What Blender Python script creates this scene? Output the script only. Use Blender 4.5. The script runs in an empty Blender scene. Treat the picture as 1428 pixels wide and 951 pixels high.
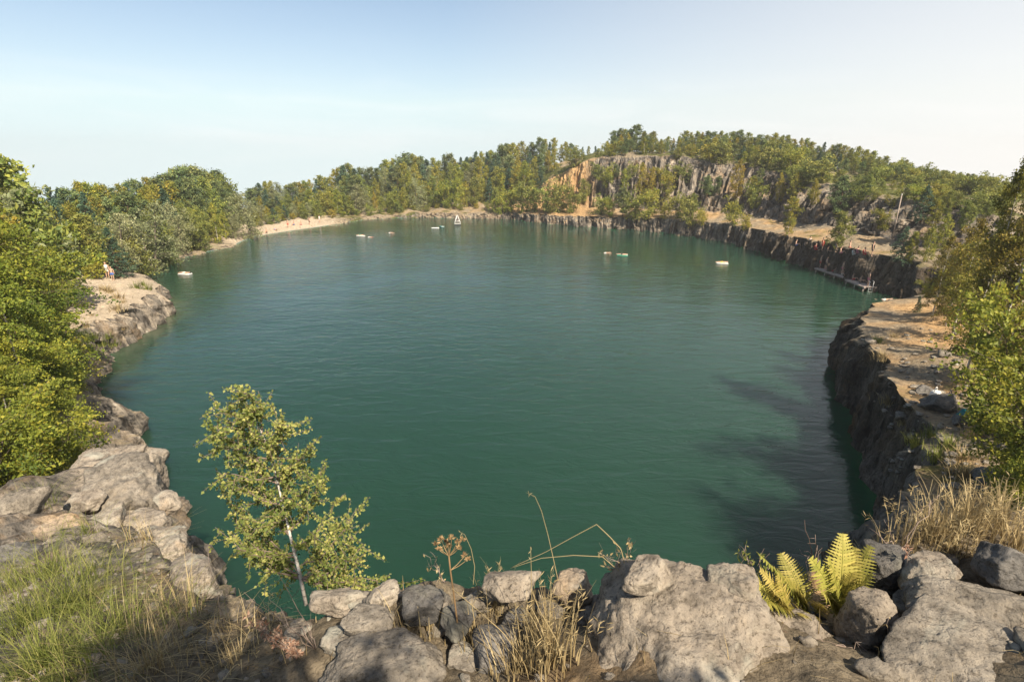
import bpy, bmesh, math, random
import numpy as np
from mathutils import Vector, Matrix
from mathutils.bvhtree import BVHTree

scene = bpy.context.scene
HAZE = 0.0005
COL = scene.collection
rng = np.random.default_rng(11)
random.seed(11)

# ------------------------------------------------------------------ camera geometry
F_PX, CAM_H = 760.0, 14.5
PITCH = math.atan((475.5 - 220) / F_PX)
CP, SP = math.cos(PITCH), math.sin(PITCH)

def ray(px, py):
    a = (px - 714) / F_PX; b = (475.5 - py) / F_PX
    return Vector((a, CP + b * SP, -SP + b * CP))
def U(px, py, z):
    d = ray(px, py); t = (z - CAM_H) / d.z
    return (d.x * t, d.y * t)
def proj(x, y, z):
    dz = z - CAM_H
    dep = y * CP - dz * SP; up = y * SP + dz * CP
    return 714 + F_PX * x / dep, 475.5 - F_PX * up / dep
def z_at(y, py):
    k = (475.5 - py) / F_PX
    return CAM_H + (k * y * CP - y * SP) / (CP + k * SP)
def x_at(px, y, z):
    return (px - 714) / F_PX * (y * CP - (z - CAM_H) * SP)

# ------------------------------------------------------------------ noise
def _h(ix, iy, iz):
    n = (ix.astype(np.uint32) * np.uint32(374761393) + iy.astype(np.uint32) * np.uint32(668265263)
         + iz.astype(np.uint32) * np.uint32(2246822519))
    n = (n ^ (n >> np.uint32(13))) * np.uint32(1274126177)
    n = n ^ (n >> np.uint32(16))
    return n.astype(np.float64) / 2147483648.0 - 1.0
def vn(P):
    P = np.asarray(P, float)
    i = np.floor(P).astype(np.int64); f = P - i; f = f * f * (3 - 2 * f)
    x, y, z = i[:, 0], i[:, 1], i[:, 2]; fx, fy, fz = f[:, 0], f[:, 1], f[:, 2]
    r = 0
    for dx in (0, 1):
        for dy in (0, 1):
            for dz in (0, 1):
                w = (fx if dx else 1 - fx) * (fy if dy else 1 - fy) * (fz if dz else 1 - fz)
                r = r + w * _h(x + dx, y + dy, z + dz)
    return r
def fbm(P, octv=4, gain=0.5):
    P = np.asarray(P, float); s = 0; a = 1.0; q = P.copy()
    for k in range(octv):
        s = s + a * vn(q + 17.3 * k); q = q * 2.03; a *= gain
    return s
def cells1d(u, width, seed):
    """random value per column of uneven width along u -> (value, distance to the column's nearer edge 0..0.5)"""
    c = u / width
    c = c + 0.3 * np.sin(c * 1.7 + seed) 
    i = np.floor(c).astype(np.int64)
    v = _h(i, np.full_like(i, seed), np.full_like(i, 7))
    f = c - i
    return v, f

# ------------------------------------------------------------------ mesh helpers
def mesh_np(name, V, Fs, attrs=None, smooth=True):
    V = np.asarray(V, np.float32)
    if not isinstance(Fs, (list, tuple)): Fs = [Fs]
    Fs = [np.asarray(f, np.int32) for f in Fs if len(f)]
    me = bpy.data.meshes.new(name)
    me.vertices.add(len(V)); me.vertices.foreach_set('co', V.ravel())
    loops = np.concatenate([f.ravel() for f in Fs])
    tot = np.concatenate([np.full(len(f), f.shape[1], np.int32) for f in Fs])
    start = np.concatenate([[0], np.cumsum(tot)[:-1]]).astype(np.int32)
    me.loops.add(len(loops)); me.loops.foreach_set('vertex_index', loops)
    me.polygons.add(len(tot)); me.polygons.foreach_set('loop_start', start)
    try: me.polygons.foreach_set('loop_total', tot)
    except Exception: pass
    me.polygons.foreach_set('use_smooth', np.full(len(tot), smooth))
    for k, (dom, typ, val) in (attrs or {}).items():
        a = me.attributes.new(k, typ, dom)
        val = np.asarray(val, np.float32)
        if typ == 'FLOAT': a.data.foreach_set('value', val.ravel())
        else: a.data.foreach_set('color', val.ravel())
    me.update(calc_edges=True); me.validate()
    return me
def link(name, me, mat=None, parent=None, loc=None, rot=None, scl=None):
    o = bpy.data.objects.new(name, me); COL.objects.link(o)
    if mat is not None and len(me.materials) == 0: me.materials.append(mat)
    if parent is not None: o.parent = parent
    if loc is not None: o.location = loc
    if rot is not None: o.rotation_euler = rot
    if scl is not None: o.scale = scl if hasattr(scl, '__len__') else (scl,) * 3
    return o
def empty(name, loc=(0, 0, 0), rz=0, scl=1):
    o = bpy.data.objects.new(name, None); COL.objects.link(o)
    o.empty_display_size = 0.2
    o.location = loc; o.rotation_euler = (0, 0, rz); o.scale = (scl,) * 3 if not hasattr(scl, '__len__') else scl
    return o
def tag(o, label=None, cat=None, group=None, kind=None):
    if label: o['label'] = label
    if cat: o['category'] = cat
    if group: o['group'] = group
    if kind: o['kind'] = kind
    return o
def copy_tree(o, parent=None):
    c = o.copy(); COL.objects.link(c)
    if parent is not None: c.parent = parent
    for ch in list(o.children): copy_tree(ch, c)
    return c
def grid_faces(nu, nv, closed_u=False):
    iu = np.arange(nu if closed_u else nu - 1); iv = np.arange(nv - 1)
    a, b = np.meshgrid(iu, iv, indexing='ij'); a = a.ravel(); b = b.ravel()
    a2 = (a + 1) % nu
    return np.stack([a * nv + b, a2 * nv + b, a2 * nv + b + 1, a * nv + b + 1], 1)

class Geo:
    """collects tubes, strips and boxes into one mesh"""
    def __init__(s): s.V = []; s.F4 = []; s.F3 = []; s.n = 0; s.t4 = []; s.t3 = []
    def add(s, V, F4=None, F3=None, tint=0.5):
        V = np.asarray(V, float)
        if F4 is not None and len(F4):
            s.F4.append(np.asarray(F4) + s.n); s.t4.append(np.broadcast_to(tint, len(F4)))
        if F3 is not None and len(F3):
            s.F3.append(np.asarray(F3) + s.n); s.t3.append(np.broadcast_to(tint, len(F3)))
        s.V.append(V); s.n += len(V)
    def tube(s, pts, rad, sides=6, tint=0.5, cap=True):
        pts = np.asarray(pts, float); m = len(pts)
        rad = np.broadcast_to(np.asarray(rad, float), m)
        t = np.gradient(pts, axis=0); t /= np.linalg.norm(t, axis=1)[:, None] + 1e-9
        ref = np.array([0.31, 0.95, 0.05]) if abs(t[0, 2]) > 0.8 else np.array([0, 0, 1.0])
        u = np.cross(t, ref); u /= np.linalg.norm(u, axis=1)[:, None] + 1e-9
        w = np.cross(t, u)
        a = np.linspace(0, 2 * np.pi, sides, endpoint=False)
        V = pts[:, None] + rad[:, None, None] * (np.cos(a)[None, :, None] * u[:, None] + np.sin(a)[None, :, None] * w[:, None])
        F = []
        i, j = np.meshgrid(np.arange(m - 1), np.arange(sides), indexing='ij'); i = i.ravel(); j = j.ravel(); j2 = (j + 1) % sides
        F = np.stack([i * sides + j, i * sides + j2, (i + 1) * sides + j2, (i + 1) * sides + j], 1)
        V = V.reshape(-1, 3); F3 = None
        if cap:
            V = np.vstack([V, pts[0], pts[-1]]); k = m * sides
            jj = np.arange(sides); j2 = (jj + 1) % sides
            F3 = np.vstack([np.stack([j2, jj, np.full(sides, k)], 1),
                            np.stack([(m - 1) * sides + jj, (m - 1) * sides + j2, np.full(sides, k + 1)], 1)])
        s.add(V, F, F3, tint)
    def box(s, c, size, rz=0, tint=0.5, rx=0):
        c = np.asarray(c, float); h = np.asarray(size, float) / 2
        q = np.array([[x, y, z] for x in (-1, 1) for y in (-1, 1) for z in (-1, 1)], float) * h
        if rx: q = q @ np.array(Matrix.Rotation(rx, 3, 'X')).T
        if rz: q = q @ np.array(Matrix.Rotation(rz, 3, 'Z')).T
        s.add(q + c, [[0, 1, 3, 2], [4, 6, 7, 5], [0, 4, 5, 1], [2, 3, 7, 6], [0, 2, 6, 4], [1, 5, 7, 3]], None, tint)
    def strip(s, pts, width, side, tint=0.5):
        """a flat ribbon along pts; side = across direction(s)"""
        pts = np.asarray(pts, float); m = len(pts); w = np.broadcast_to(np.asarray(width, float), m)
        side = np.broadcast_to(np.asarray(side, float), pts.shape)
        V = np.empty((2 * m, 3)); V[0::2] = pts - side * w[:, None]; V[1::2] = pts + side * w[:, None]
        i = np.arange(m - 1)
        s.add(V, np.stack([2 * i, 2 * i + 1, 2 * i + 3, 2 * i + 2], 1), None, tint)
    def mesh(s, name, smooth=True):
        V = np.vstack(s.V); Fs = []; t = []
        if s.F4: Fs.append(np.vstack(s.F4)); t.append(np.concatenate(s.t4))
        if s.F3: Fs.append(np.vstack(s.F3)); t.append(np.concatenate(s.t3))
        return mesh_np(name, V, Fs, {'tint': ('FACE', 'FLOAT', np.concatenate(t))}, smooth)

# ------------------------------------------------------------------ materials
def new_mat(name):
    m = bpy.data.materials.new(name); m.use_nodes = True
    nt = m.node_tree; b = nt.nodes['Principled BSDF']
    return m, nt, b
def N(nt, typ, **kw):
    n = nt.nodes.new(typ)
    for k, v in kw.items():
        if k in n.inputs.keys() if hasattr(n.inputs, 'keys') else False: n.inputs[k].default_value = v
        else: setattr(n, k, v)
    return n
def ramp(nt, stops, fac=None, interp='LINEAR'):
    r = nt.nodes.new('ShaderNodeValToRGB'); cr = r.color_ramp; cr.interpolation = interp
    while len(cr.elements) < len(stops): cr.elements.new(0.5)
    for e, (p, c) in zip(cr.elements, stops):
        e.position = p; e.color = (*c, 1) if len(c) == 3 else c
    if fac is not None: nt.links.new(fac, r.inputs[0])
    return r
def noise(nt, scale, detail=4, rough=0.55, vec=None, dist=0.0):
    n = nt.nodes.new('ShaderNodeTexNoise')
    n.inputs['Scale'].default_value = scale; n.inputs['Detail'].default_value = detail
    n.inputs['Roughness'].default_value = rough; n.inputs['Distortion'].default_value = dist
    if vec is not None: nt.links.new(vec, n.inputs['Vector'])
    return n
def mixc(nt, fac, a, b, blend='MIX'):
    m = nt.nodes.new('ShaderNodeMix'); m.data_type = 'RGBA'; m.blend_type = blend
    for sock, v in ((m.inputs[0], fac), (m.inputs[6], a), (m.inputs[7], b)):
        if isinstance(v, (int, float)): sock.default_value = v
        elif isinstance(v, tuple): sock.default_value = (*v, 1) if len(v) == 3 else v
        else: nt.links.new(v, sock)
    return m.outputs[2]
def math_n(nt, op, a, b=0.0, clamp=False):
    m = nt.nodes.new('ShaderNodeMath'); m.operation = op; m.use_clamp = clamp
    for s, v in ((m.inputs[0], a), (m.inputs[1], b)):
        if isinstance(v, (int, float)): s.default_value = v
        else: nt.links.new(v, s)
    return m.outputs[0]
def bump(nt, height, strength, dist, normal=None):
    b = nt.nodes.new('ShaderNodeBump'); b.inputs['Strength'].default_value = strength; b.inputs['Distance'].default_value = dist
    nt.links.new(height, b.inputs['Height'])
    if normal is not None: nt.links.new(normal, b.inputs['Normal'])
    return b.outputs[0]

def leaf_mat(name, c0, c1, c2, transl=0.35, vary=0.35):
    m, nt, b = new_mat(name)
    at = nt.nodes.new('ShaderNodeAttribute'); at.attribute_name = 'tint'
    r = ramp(nt, [(0.0, c0), (0.5, c1), (1.0, c2)], at.outputs['Fac'])
    oi = nt.nodes.new('ShaderNodeObjectInfo')
    hs = nt.nodes.new('ShaderNodeHueSaturation')
    nt.links.new(r.outputs[0], hs.inputs['Color'])
    v = math_n(nt, 'MULTIPLY_ADD', oi.outputs['Random'], vary); v.node.inputs[2].default_value = 1 - vary / 2
    nt.links.new(v, hs.inputs['Value'])
    w = math_n(nt, 'FRACT', math_n(nt, 'MULTIPLY', oi.outputs['Random'], 7.31))
    h = math_n(nt, 'MULTIPLY_ADD', w, 0.035); h.node.inputs[2].default_value = 0.4825
    nt.links.new(h, hs.inputs['Hue'])
    nt.links.new(hs.outputs[0], b.inputs['Base Color'])
    b.inputs['Roughness'].default_value = 0.55; b.inputs['Specular IOR Level'].default_value = 0.25
    tr = nt.nodes.new('ShaderNodeBsdfTranslucent'); nt.links.new(hs.outputs[0], tr.inputs['Color'])
    mx = nt.nodes.new('ShaderNodeMixShader'); mx.inputs[0].default_value = transl
    nt.links.new(b.outputs[0], mx.inputs[1]); nt.links.new(tr.outputs[0], mx.inputs[2])
    nt.links.new(mx.outputs[0], nt.nodes['Material Output'].inputs['Surface'])
    return m
def bark_mat(name, c0, c1, scale=6, marks=None):
    m, nt, b = new_mat(name)
    tc = nt.nodes.new('ShaderNodeTexCoord')
    mp = nt.nodes.new('ShaderNodeMapping'); mp.inputs['Scale'].default_value = (1, 1, 0.35 if marks is None else 2.5)
    nt.links.new(tc.outputs['Object'], mp.inputs[0])
    n = noise(nt, scale, 5, 0.6, mp.outputs[0])
    r = ramp(nt, [(0.35, c0), (0.65, c1)], n.outputs[0])
    col = r.outputs[0]
    if marks:
        n2 = noise(nt, scale * 2.2, 3, 0.6, mp.outputs[0])
        f = ramp(nt, [(0.58, (0, 0, 0)), (0.64, (1, 1, 1))], n2.outputs[0])
        col = mixc(nt, f.outputs[0], col, marks)
    if marks:
        at = nt.nodes.new('ShaderNodeAttribute'); at.attribute_name = 'tint'
        lf_ = ramp(nt, [(.2, (1, 1, 1)), (.3, (0, 0, 0))], at.outputs['Fac'])
        col = mixc(nt, lf_.outputs[0], col, (.10, .07, .05))
    nt.links.new(col, b.inputs['Base Color']); b.inputs['Roughness'].default_value = 0.85
    nt.links.new(bump(nt, n.outputs[0], 0.6, 0.02), b.inputs['Normal'])
    return m

def plain(name, c, rough=0.6, spec=0.3, var=0.15, scale=4):
    m, nt, b = new_mat(name)
    tc = nt.nodes.new('ShaderNodeTexCoord')
    n = noise(nt, scale, 4, 0.6, tc.outputs['Object'])
    lo = tuple(v * (1 - var) for v in c); hi = tuple(min(1, v * (1 + var)) for v in c)
    r = ramp(nt, [(0.3, lo), (0.7, hi)], n.outputs[0])
    nt.links.new(r.outputs[0], b.inputs['Base Color'])
    b.inputs['Roughness'].default_value = rough; b.inputs['Specular IOR Level'].default_value = spec
    return m
def tint_mat(name, c0, c1, c2, rough=0.7, transl=0.0):
    m, nt, b = new_mat(name)
    at = nt.nodes.new('ShaderNodeAttribute'); at.attribute_name = 'tint'
    r = ramp(nt, [(0.0, c0), (0.5, c1), (1.0, c2)], at.outputs['Fac'])
    nt.links.new(r.outputs[0], b.inputs['Base Color']); b.inputs['Roughness'].default_value = rough
    b.inputs['Specular IOR Level'].default_value = 0.2
    if transl:
        tr = nt.nodes.new('ShaderNodeBsdfTranslucent'); nt.links.new(r.outputs[0], tr.inputs['Color'])
        mx = nt.nodes.new('ShaderNodeMixShader'); mx.inputs[0].default_value = transl
        nt.links.new(b.outputs[0], mx.inputs[1]); nt.links.new(tr.outputs[0], mx.inputs[2])
        nt.links.new(mx.outputs[0], nt.nodes['Material Output'].inputs['Surface'])
    return m

def rock_mat(name, dark, mid, pale, lichen=(0.34, 0.33, 0.27), warm=(0.36, 0.25, 0.15), scale=1.0, bumpd=0.03):
    m, nt, b = new_mat(name)
    tc = nt.nodes.new('ShaderNodeTexCoord'); vec = tc.outputs['Object']
    oi = nt.nodes.new('ShaderNodeObjectInfo')
    va = nt.nodes.new('ShaderNodeVectorMath'); va.operation = 'ADD'
    nt.links.new(vec, va.inputs[0])
    cb = nt.nodes.new('ShaderNodeCombineXYZ')
    off = math_n(nt, 'MULTIPLY', oi.outputs['Random'], 37.0)
    for k in range(3): nt.links.new(off, cb.inputs[k])
    nt.links.new(cb.outputs[0], va.inputs[1]); vec = va.outputs[0]
    n1 = noise(nt, 2.6 * scale, 8, 0.62, vec, 0.4)
    n2 = noise(nt, 13 * scale, 8, 0.7, vec, 0.2)
    n3 = noise(nt, 48 * scale, 5, 0.7, vec)
    base = ramp(nt, [(0.3, dark), (0.5, mid), (0.72, pale)], n1.outputs[0]).outputs[0]
    f2 = ramp(nt, [(0.36, (0.45, 0.44, 0.43)), (0.52, (1, 1, 1)), (0.7, (1.25, 1.22, 1.17))], n2.outputs[0])
    base = mixc(nt, 0.85, base, f2.outputs[0], 'MULTIPLY')
    sp = ramp(nt, [(0.38, (0.4, 0.38, 0.36)), (0.46, (1, 1, 1)), (0.62, (1, 1, 1)), (0.70, (1.5, 1.46, 1.36))], n3.outputs[0])
    base = mixc(nt, 0.8, base, sp.outputs[0], 'MULTIPLY')
    n4 = noise(nt, 1.7 * scale, 6, 0.65, vec, 0.8)
    lf = ramp(nt, [(0.56, (0, 0, 0)), (0.66, (0.7, 0.7, 0.7))], n4.outputs[0])
    base = mixc(nt, lf.outputs[0], base, lichen)
    n5 = noise(nt, 1.1 * scale, 6, 0.6, vec, 0.5)
    wf = ramp(nt, [(0.58, (0, 0, 0)), (0.72, (0.6, 0.6, 0.6))], n5.outputs[0])
    base = mixc(nt, wf.outputs[0], base, warm)
    nt.links.new(base, b.inputs['Base Color'])
    b.inputs['Roughness'].default_value = 0.9; b.inputs['Specular IOR Level'].default_value = 0.2
    vo = nt.nodes.new('ShaderNodeTexVoronoi'); vo.feature = 'DISTANCE_TO_EDGE'; vo.inputs['Scale'].default_value = 3.2 * scale
    nz = noise(nt, 4 * scale, 4, 0.6, vec)
    vm = nt.nodes.new('ShaderNodeVectorMath'); vm.operation = 'MULTIPLY_ADD'
    nt.links.new(nz.outputs['Color'], vm.inputs[0]); vm.inputs[1].default_value = (0.35 / scale,) * 3; nt.links.new(vec, vm.inputs[2])
    nt.links.new(vm.outputs[0], vo.inputs['Vector'])
    crack = ramp(nt, [(0.0, (0, 0, 0)), (0.035, (1, 1, 1))], vo.outputs['Distance'])
    nb = bump(nt, n2.outputs[0], 0.9, bumpd)
    nb = bump(nt, n3.outputs[0], 0.7, bumpd * 0.35, nb)
    nb = bump(nt, crack.outputs[0], 0.35, bumpd * 0.5, nb)
    nt.links.new(nb, b.inputs['Normal'])
    return m

M = {}
M['birch_leaf'] = leaf_mat('birch_leaf', (0.1098, 0.1462, 0.0259), (0.2298, 0.2436, 0.0407), (0.4394, 0.3703, 0.0554), 0.38)
M['near_leaf'] = leaf_mat('near_leaf', (0.0822, 0.1223, 0.0218), (0.2007, 0.2352, 0.0327), (0.3832, 0.3574, 0.0454), 0.4, 0.3)
M['sapling_leaf'] = leaf_mat('sapling_leaf', (0.09, 0.12, 0.025), (0.22, 0.235, 0.06), (0.46, 0.40, 0.13), 0.4, 0.1)
M['wisp_leaf'] = leaf_mat('wisp_leaf', (0.085, 0.09, 0.018), (0.195, 0.18, 0.03), (0.36, 0.29, 0.05), 0.42, 0.25)
M['oak_leaf'] = leaf_mat('oak_leaf', (0.0883, 0.1197, 0.0278), (0.1826, 0.2079, 0.0463), (0.3241, 0.3065, 0.0646), 0.3)
M['autumn_leaf'] = leaf_mat('autumn_leaf', (0.1596, 0.154, 0.025), (0.2873, 0.2585, 0.038), (0.4469, 0.341, 0.05), 0.38)
M['willow_leaf'] = leaf_mat('willow_leaf', (0.1286, 0.1485, 0.0637), (0.2268, 0.2451, 0.1134), (0.378, 0.3787, 0.1985), 0.3)
M['needles'] = leaf_mat('pine_needles', (0.0484, 0.0787, 0.0321), (0.1108, 0.1516, 0.0535), (0.2247, 0.2425, 0.0802), 0.18)
M['spruce_needles'] = leaf_mat('spruce_needles', (0.0234, 0.0546, 0.0351), (0.0488, 0.0936, 0.0546), (0.0975, 0.156, 0.078), 0.15)
M['bark'] = bark_mat('bark', (0.07, 0.055, 0.042), (0.16, 0.125, 0.095))
M['pine_bark'] = bark_mat('pine_bark', (0.10, 0.06, 0.038), (0.22, 0.13, 0.08))
M['birch_bark'] = bark_mat('birch_bark', (0.42, 0.38, 0.33), (0.62, 0.58, 0.52), 9, (0.06, 0.05, 0.045))
M['rock_tan'] = rock_mat('rock_tan', (0.15, 0.127, 0.10), (0.265, 0.225, 0.178), (0.37, 0.325, 0.262))
M['rock_grey'] = rock_mat('rock_grey', (0.115, 0.102, 0.085), (0.22, 0.192, 0.155), (0.34, 0.30, 0.245), warm=(0.28, 0.23, 0.17))
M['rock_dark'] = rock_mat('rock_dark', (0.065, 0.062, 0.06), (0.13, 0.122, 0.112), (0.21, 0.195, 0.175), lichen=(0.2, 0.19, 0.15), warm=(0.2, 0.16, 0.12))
M['rock_orange'] = rock_mat('rock_orange', (0.18, 0.15, 0.12), (0.32, 0.25, 0.18), (0.42, 0.30, 0.18), warm=(0.42, 0.25, 0.11))
M['dry_grass'] = tint_mat('dry_grass', (0.16, 0.115, 0.055), (0.33, 0.25, 0.125), (0.50, 0.40, 0.22), 0.7, 0.25)
M['green_grass'] = tint_mat('green_grass', (0.055, 0.075, 0.016), (0.145, 0.17, 0.034), (0.30, 0.29, 0.09), 0.6, 0.3)
M['fern'] = leaf_mat('fern_leaf', (0.14, 0.15, 0.025), (0.27, 0.25, 0.05), (0.46, 0.38, 0.10), 0.33, 0.1)
M['twig'] = tint_mat('twig', (0.09, 0.065, 0.05), (0.2, 0.15, 0.12), (0.36, 0.28, 0.23), 0.8)
M['umbel'] = tint_mat('umbel_brown', (0.13, 0.08, 0.04), (0.26, 0.17, 0.085), (0.42, 0.31, 0.16), 0.75, 0.1)
M['red_weed'] = tint_mat('red_weed', (0.2, 0.10, 0.06), (0.36, 0.22, 0.15), (0.5, 0.36, 0.26), 0.75, 0.2)

# ------------------------------------------------------------------ terrain round the lake
CX, CY = 0.0, 62.0
# waterline point, then (distance outward, height) of: bank top, bench, slope top, plateau, behind; then sand, orange earth, green cover
SEC = [
 ((0, 10.5), (3, 5), (6, 8.6), (10, 10.3), (16, 11), (60, 12), 0, 0, .2),
 ((6, 11.5), (3, 5), (6, 8.2), (10, 10), (16, 10.8), (60, 12), 0, 0, .2),
 ((10, 14.5), (2.5, 5), (5, 6.5), (10, 8.5), (18, 10), (60, 12), 0, .2, .3),
 (U(1226, 735, 0), (1, 4.6), (6, 5.2), (13, 6.5), (24, 9), (60, 12), 0, .5, .3),
 (U(1212, 660, 0), (.8, 4.4), (6, 4.9), (14, 5.8), (25, 8), (60, 11), 0, .35, .3),
 (U(1192, 605, 0), (.7, 4.1), (6, 4.6), (14, 5.3), (26, 7), (60, 10), 0, .45, .2),
 (U(1181, 550, 0), (.6, 3.8), (6, 4.3), (14, 5), (27, 6.5), (60, 10), 0, .45, .2),
 (U(1180, 505, 0), (.6, 3.4), (5, 4.0), (14, 4.8), (28, 6.5), (70, 3), 0, .7, .1),
 ((29.5, 45.0), (0.8, 2.9), (5, 3.8), (14, 4.8), (30, 6), (80, 2), 0, .6, .2),
 ((37, 48.5), (1, 2.8), (6, 4.2), (14, 5.2), (30, 6.6), (80, 1), 0, .2, .4),
 ((43.5, 52.5), (1.2, 3.2), (6, 4.6), (14, 5.8), (30, 6.8), (80, 1), 0, .2, .5),
 ((42.6, 58), (.8, 4.0), (6, 5), (10.5, 8.2), (30, 7.6), (90, 0), 0, .2, .3),
 ((41.3, 64), (.8, 4.0), (6, 5), (10.5, 8.8), (30, 9), (90, 0), 0, .3, .2),
 ((41.1, 74.3), (.8, 3.8), (6.5, 4.9), (11.5, 9.4), (30, 9.8), (90, 1), 0, .4, .2),
 ((40, 82.7), (.8, 3.6), (8, 4.7), (13, 9.8), (32, 10.6), (100, 2), 0, .4, .2),
 ((39.6, 93), (.7, 3.3), (9, 4.4), (14.5, 11), (33, 12.4), (110, 4), 0, .4, .2),
 ((38, 101.8), (.6, 3.1), (9, 4.2), (18.5, 12.3), (34, 13.6), (120, 6), 0, .4, .2),
 ((33, 109), (.6, 2.9), (9, 4), (17, 13.6), (34, 15), (120, 8), 0, .5, .15),
 ((27.9, 115.4), (.6, 2.7), (9, 4), (16, 15), (32, 16), (120, 9), 0, .5, .1),
 ((20, 119.8), (.6, 2.4), (9.5, 3.8), (16.5, 15), (33, 16), (120, 9), 0, .6, .1),
 ((13.8, 124.2), (.6, 2.2), (10, 3.6), (19, 13.5), (34, 15.5), (120, 8), 0, 1, .05),
 ((5.5, 131), (.7, 1.9), (9, 3), (19, 8), (36, 12), (120, 6), 0, .9, .3),
 ((-2.5, 139.4), (.8, 1.6), (8, 2.4), (20, 5.0), (40, 8.0), (120, 4), 0, .5, .5),
 ((-13.3, 139.6), (1.5, 1.2), (7, 1.8), (20, 3.2), (45, 5), (130, 2), 0, .4, .7),
 ((-21, 141.5), (1.2, 1.2), (8, 1.6), (20, 2.4), (45, 3), (130, 0), 0, .4, .7),
 ((-34.9, 138.4), (2, .7), (8, 1.1), (20, 1.5), (45, 1.8), (130, -4), .05, .35, .7),
 ((-39, 129), (1.5, .7), (9, .9), (18, 1), (40, 1), (130, -6), .2, .3, .6),
 ((-42.8, 120.3), (4, .35), (9, .6), (18, .8), (40, .8), (130, -6), 1, 0, .5),
 ((-46.8, 112.0), (4, .3), (10, .5), (18, .8), (40, .8), (130, -6), 1, 0, .5),
 ((-49.2, 106.6), (4, .3), (9, .5), (16, .8), (40, .8), (130, -6), .9, 0, .5),
 ((-47.5, 93.2), (1.5, .5), (6, .9), (14, 1.3), (40, 1.3), (130, -6), .3, .3, .6),
 ((-50, 79.7), (1.2, .6), (5, 1.1), (14, 1.6), (40, 1.5), (130, -6), .1, .5, .6),
 ((-47.7, 69.5), (1.0, .9), (5, 1.4), (14, 2.0), (40, 2), (130, -5), .2, .5, .6),
 ((-42.4, 63.3), (1.0, 1.4), (6, 2.0), (14, 2.6), (40, 3), (130, -4), .5, .4, .2),
 ((-35.7, 55.5), (.9, 2.0), (7, 2.7), (16, 3.2), (34, 4), (120, 0), .8, .3, .05),
 ((-33.3, 50.9), (.9, 2.3), (7, 2.8), (16, 3.5), (32, 4.5), (120, 0), .85, .3, 0),
 ((-32.0, 45.5), (1.1, 2.5), (6, 3.0), (16, 3.8), (30, 5), (120, 0), .85, .3, 0),
 ((-30.8, 39.7), (1.5, 2.6), (7, 3.4), (16, 4.5), (30, 6), (110, 1), .4, .4, .3),
 ((-28.8, 36), (2, 2.8), (7, 3.8), (15, 5), (30, 6), (100, 2), .1, .4, .5),
 ((-24.9, 30.2), (2.2, 3.2), (7, 4.6), (15, 6), (28, 7), (90, 3), 0, .3, .5),
 ((-20.4, 25.8), (2.5, 3.6), (7, 5.4), (14, 7), (25, 8), (80, 9), 0, .2, .4),
 ((-15.6, 21.2), (3, 3.8), (7, 6.0), (14, 7.8), (22, 9), (70, 10), 0, .2, .3),
 ((-11, 16.5), (3, 4), (6.5, 6.6), (12, 8.6), (19, 10), (60, 11), 0, .1, .3),
 ((-6, 12.5), (3, 4.6), (6, 7.6), (10, 9.6), (16, 10.6), (60, 12), 0, .1, .3),
]
rows = []
for s in SEC:
    (wx, wy) = s[0]
    th = math.atan2(wy - CY, wx - CX); r = math.hypot(wx - CX, wy - CY)
    kn = [(-6, -4.5), (-0.25, -0.5), *s[1:6], (1600, -150)]
    rows.append((th, r, kn, s[6:9]))
rows.sort(key=lambda q: q[0])
TH = np.array([q[0] for q in rows]); TH = np.concatenate([TH - 2 * np.pi, TH, TH + 2 * np.pi])
def per(vals):
    v = np.array(vals); return np.concatenate([v, v, v])
NT = 2400
tt = np.linspace(-np.pi, np.pi, NT, endpoint=False)
def smooth_p(v, w):
    k = np.hanning(w); k /= k.sum(); return np.convolve(np.concatenate([v[-w:], v, v[:w]]), k, 'same')[w:-w]
R0 = smooth_p(np.interp(tt, TH, per([q[1] for q in rows])), 9)
KD = [smooth_p(np.interp(tt, TH, per([q[2][k][0] for q in rows])), 21) for k in range(8)]
KZ = [smooth_p(np.interp(tt, TH, per([q[2][k][1] for q in rows])), 21) for k in range(8)]
SURF = [smooth_p(np.interp(tt, TH, per([q[3][k] for q in rows])), 31) for k in range(3)]
# arc length along the shore for the rock columns
sx, sy = CX + R0 * np.cos(tt), CY + R0 * np.sin(tt)
arc = np.concatenate([[0], np.cumsum(np.hypot(np.diff(sx), np.diff(sy)))])
nper = [3, 22, 8, 44, 16, 14, 10]
D, Z, SEG, TT = [], [], [], []
for k in range(7):
    n = nper[k] if k < len(nper) else 8
    for j in range(n):
        t = j / n
        tk = t if k < 5 else t ** 1.6
        D.append(KD[k] + (KD[k + 1] - KD[k]) * tk); Z.append(KZ[k] + (KZ[k + 1] - KZ[k]) * tk); SEG.append(k); TT.append(t)
D.append(KD[7]); Z.append(KZ[7]); SEG.append(7); TT.append(0)
D = np.array(D).T; Z = np.array(Z).T; SEG = np.array(SEG); TT = np.array(TT)    # (NT, NV)
NV = D.shape[1]
ARC = np.repeat(arc[:, None], NV, 1)
sandK, orangeK, greenK = [np.repeat(s[:, None], NV, 1) for s in SURF]
# shoreline irregularity
P0 = np.stack([sx, sy, sx * 0], 1)
rough_shore = fbm(P0 * 0.35, 4) * 0.55 * (1 - 0.75 * SURF[0])
D = D + rough_shore[:, None] * np.exp(-np.maximum(D, 0) / 6)[:]
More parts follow.
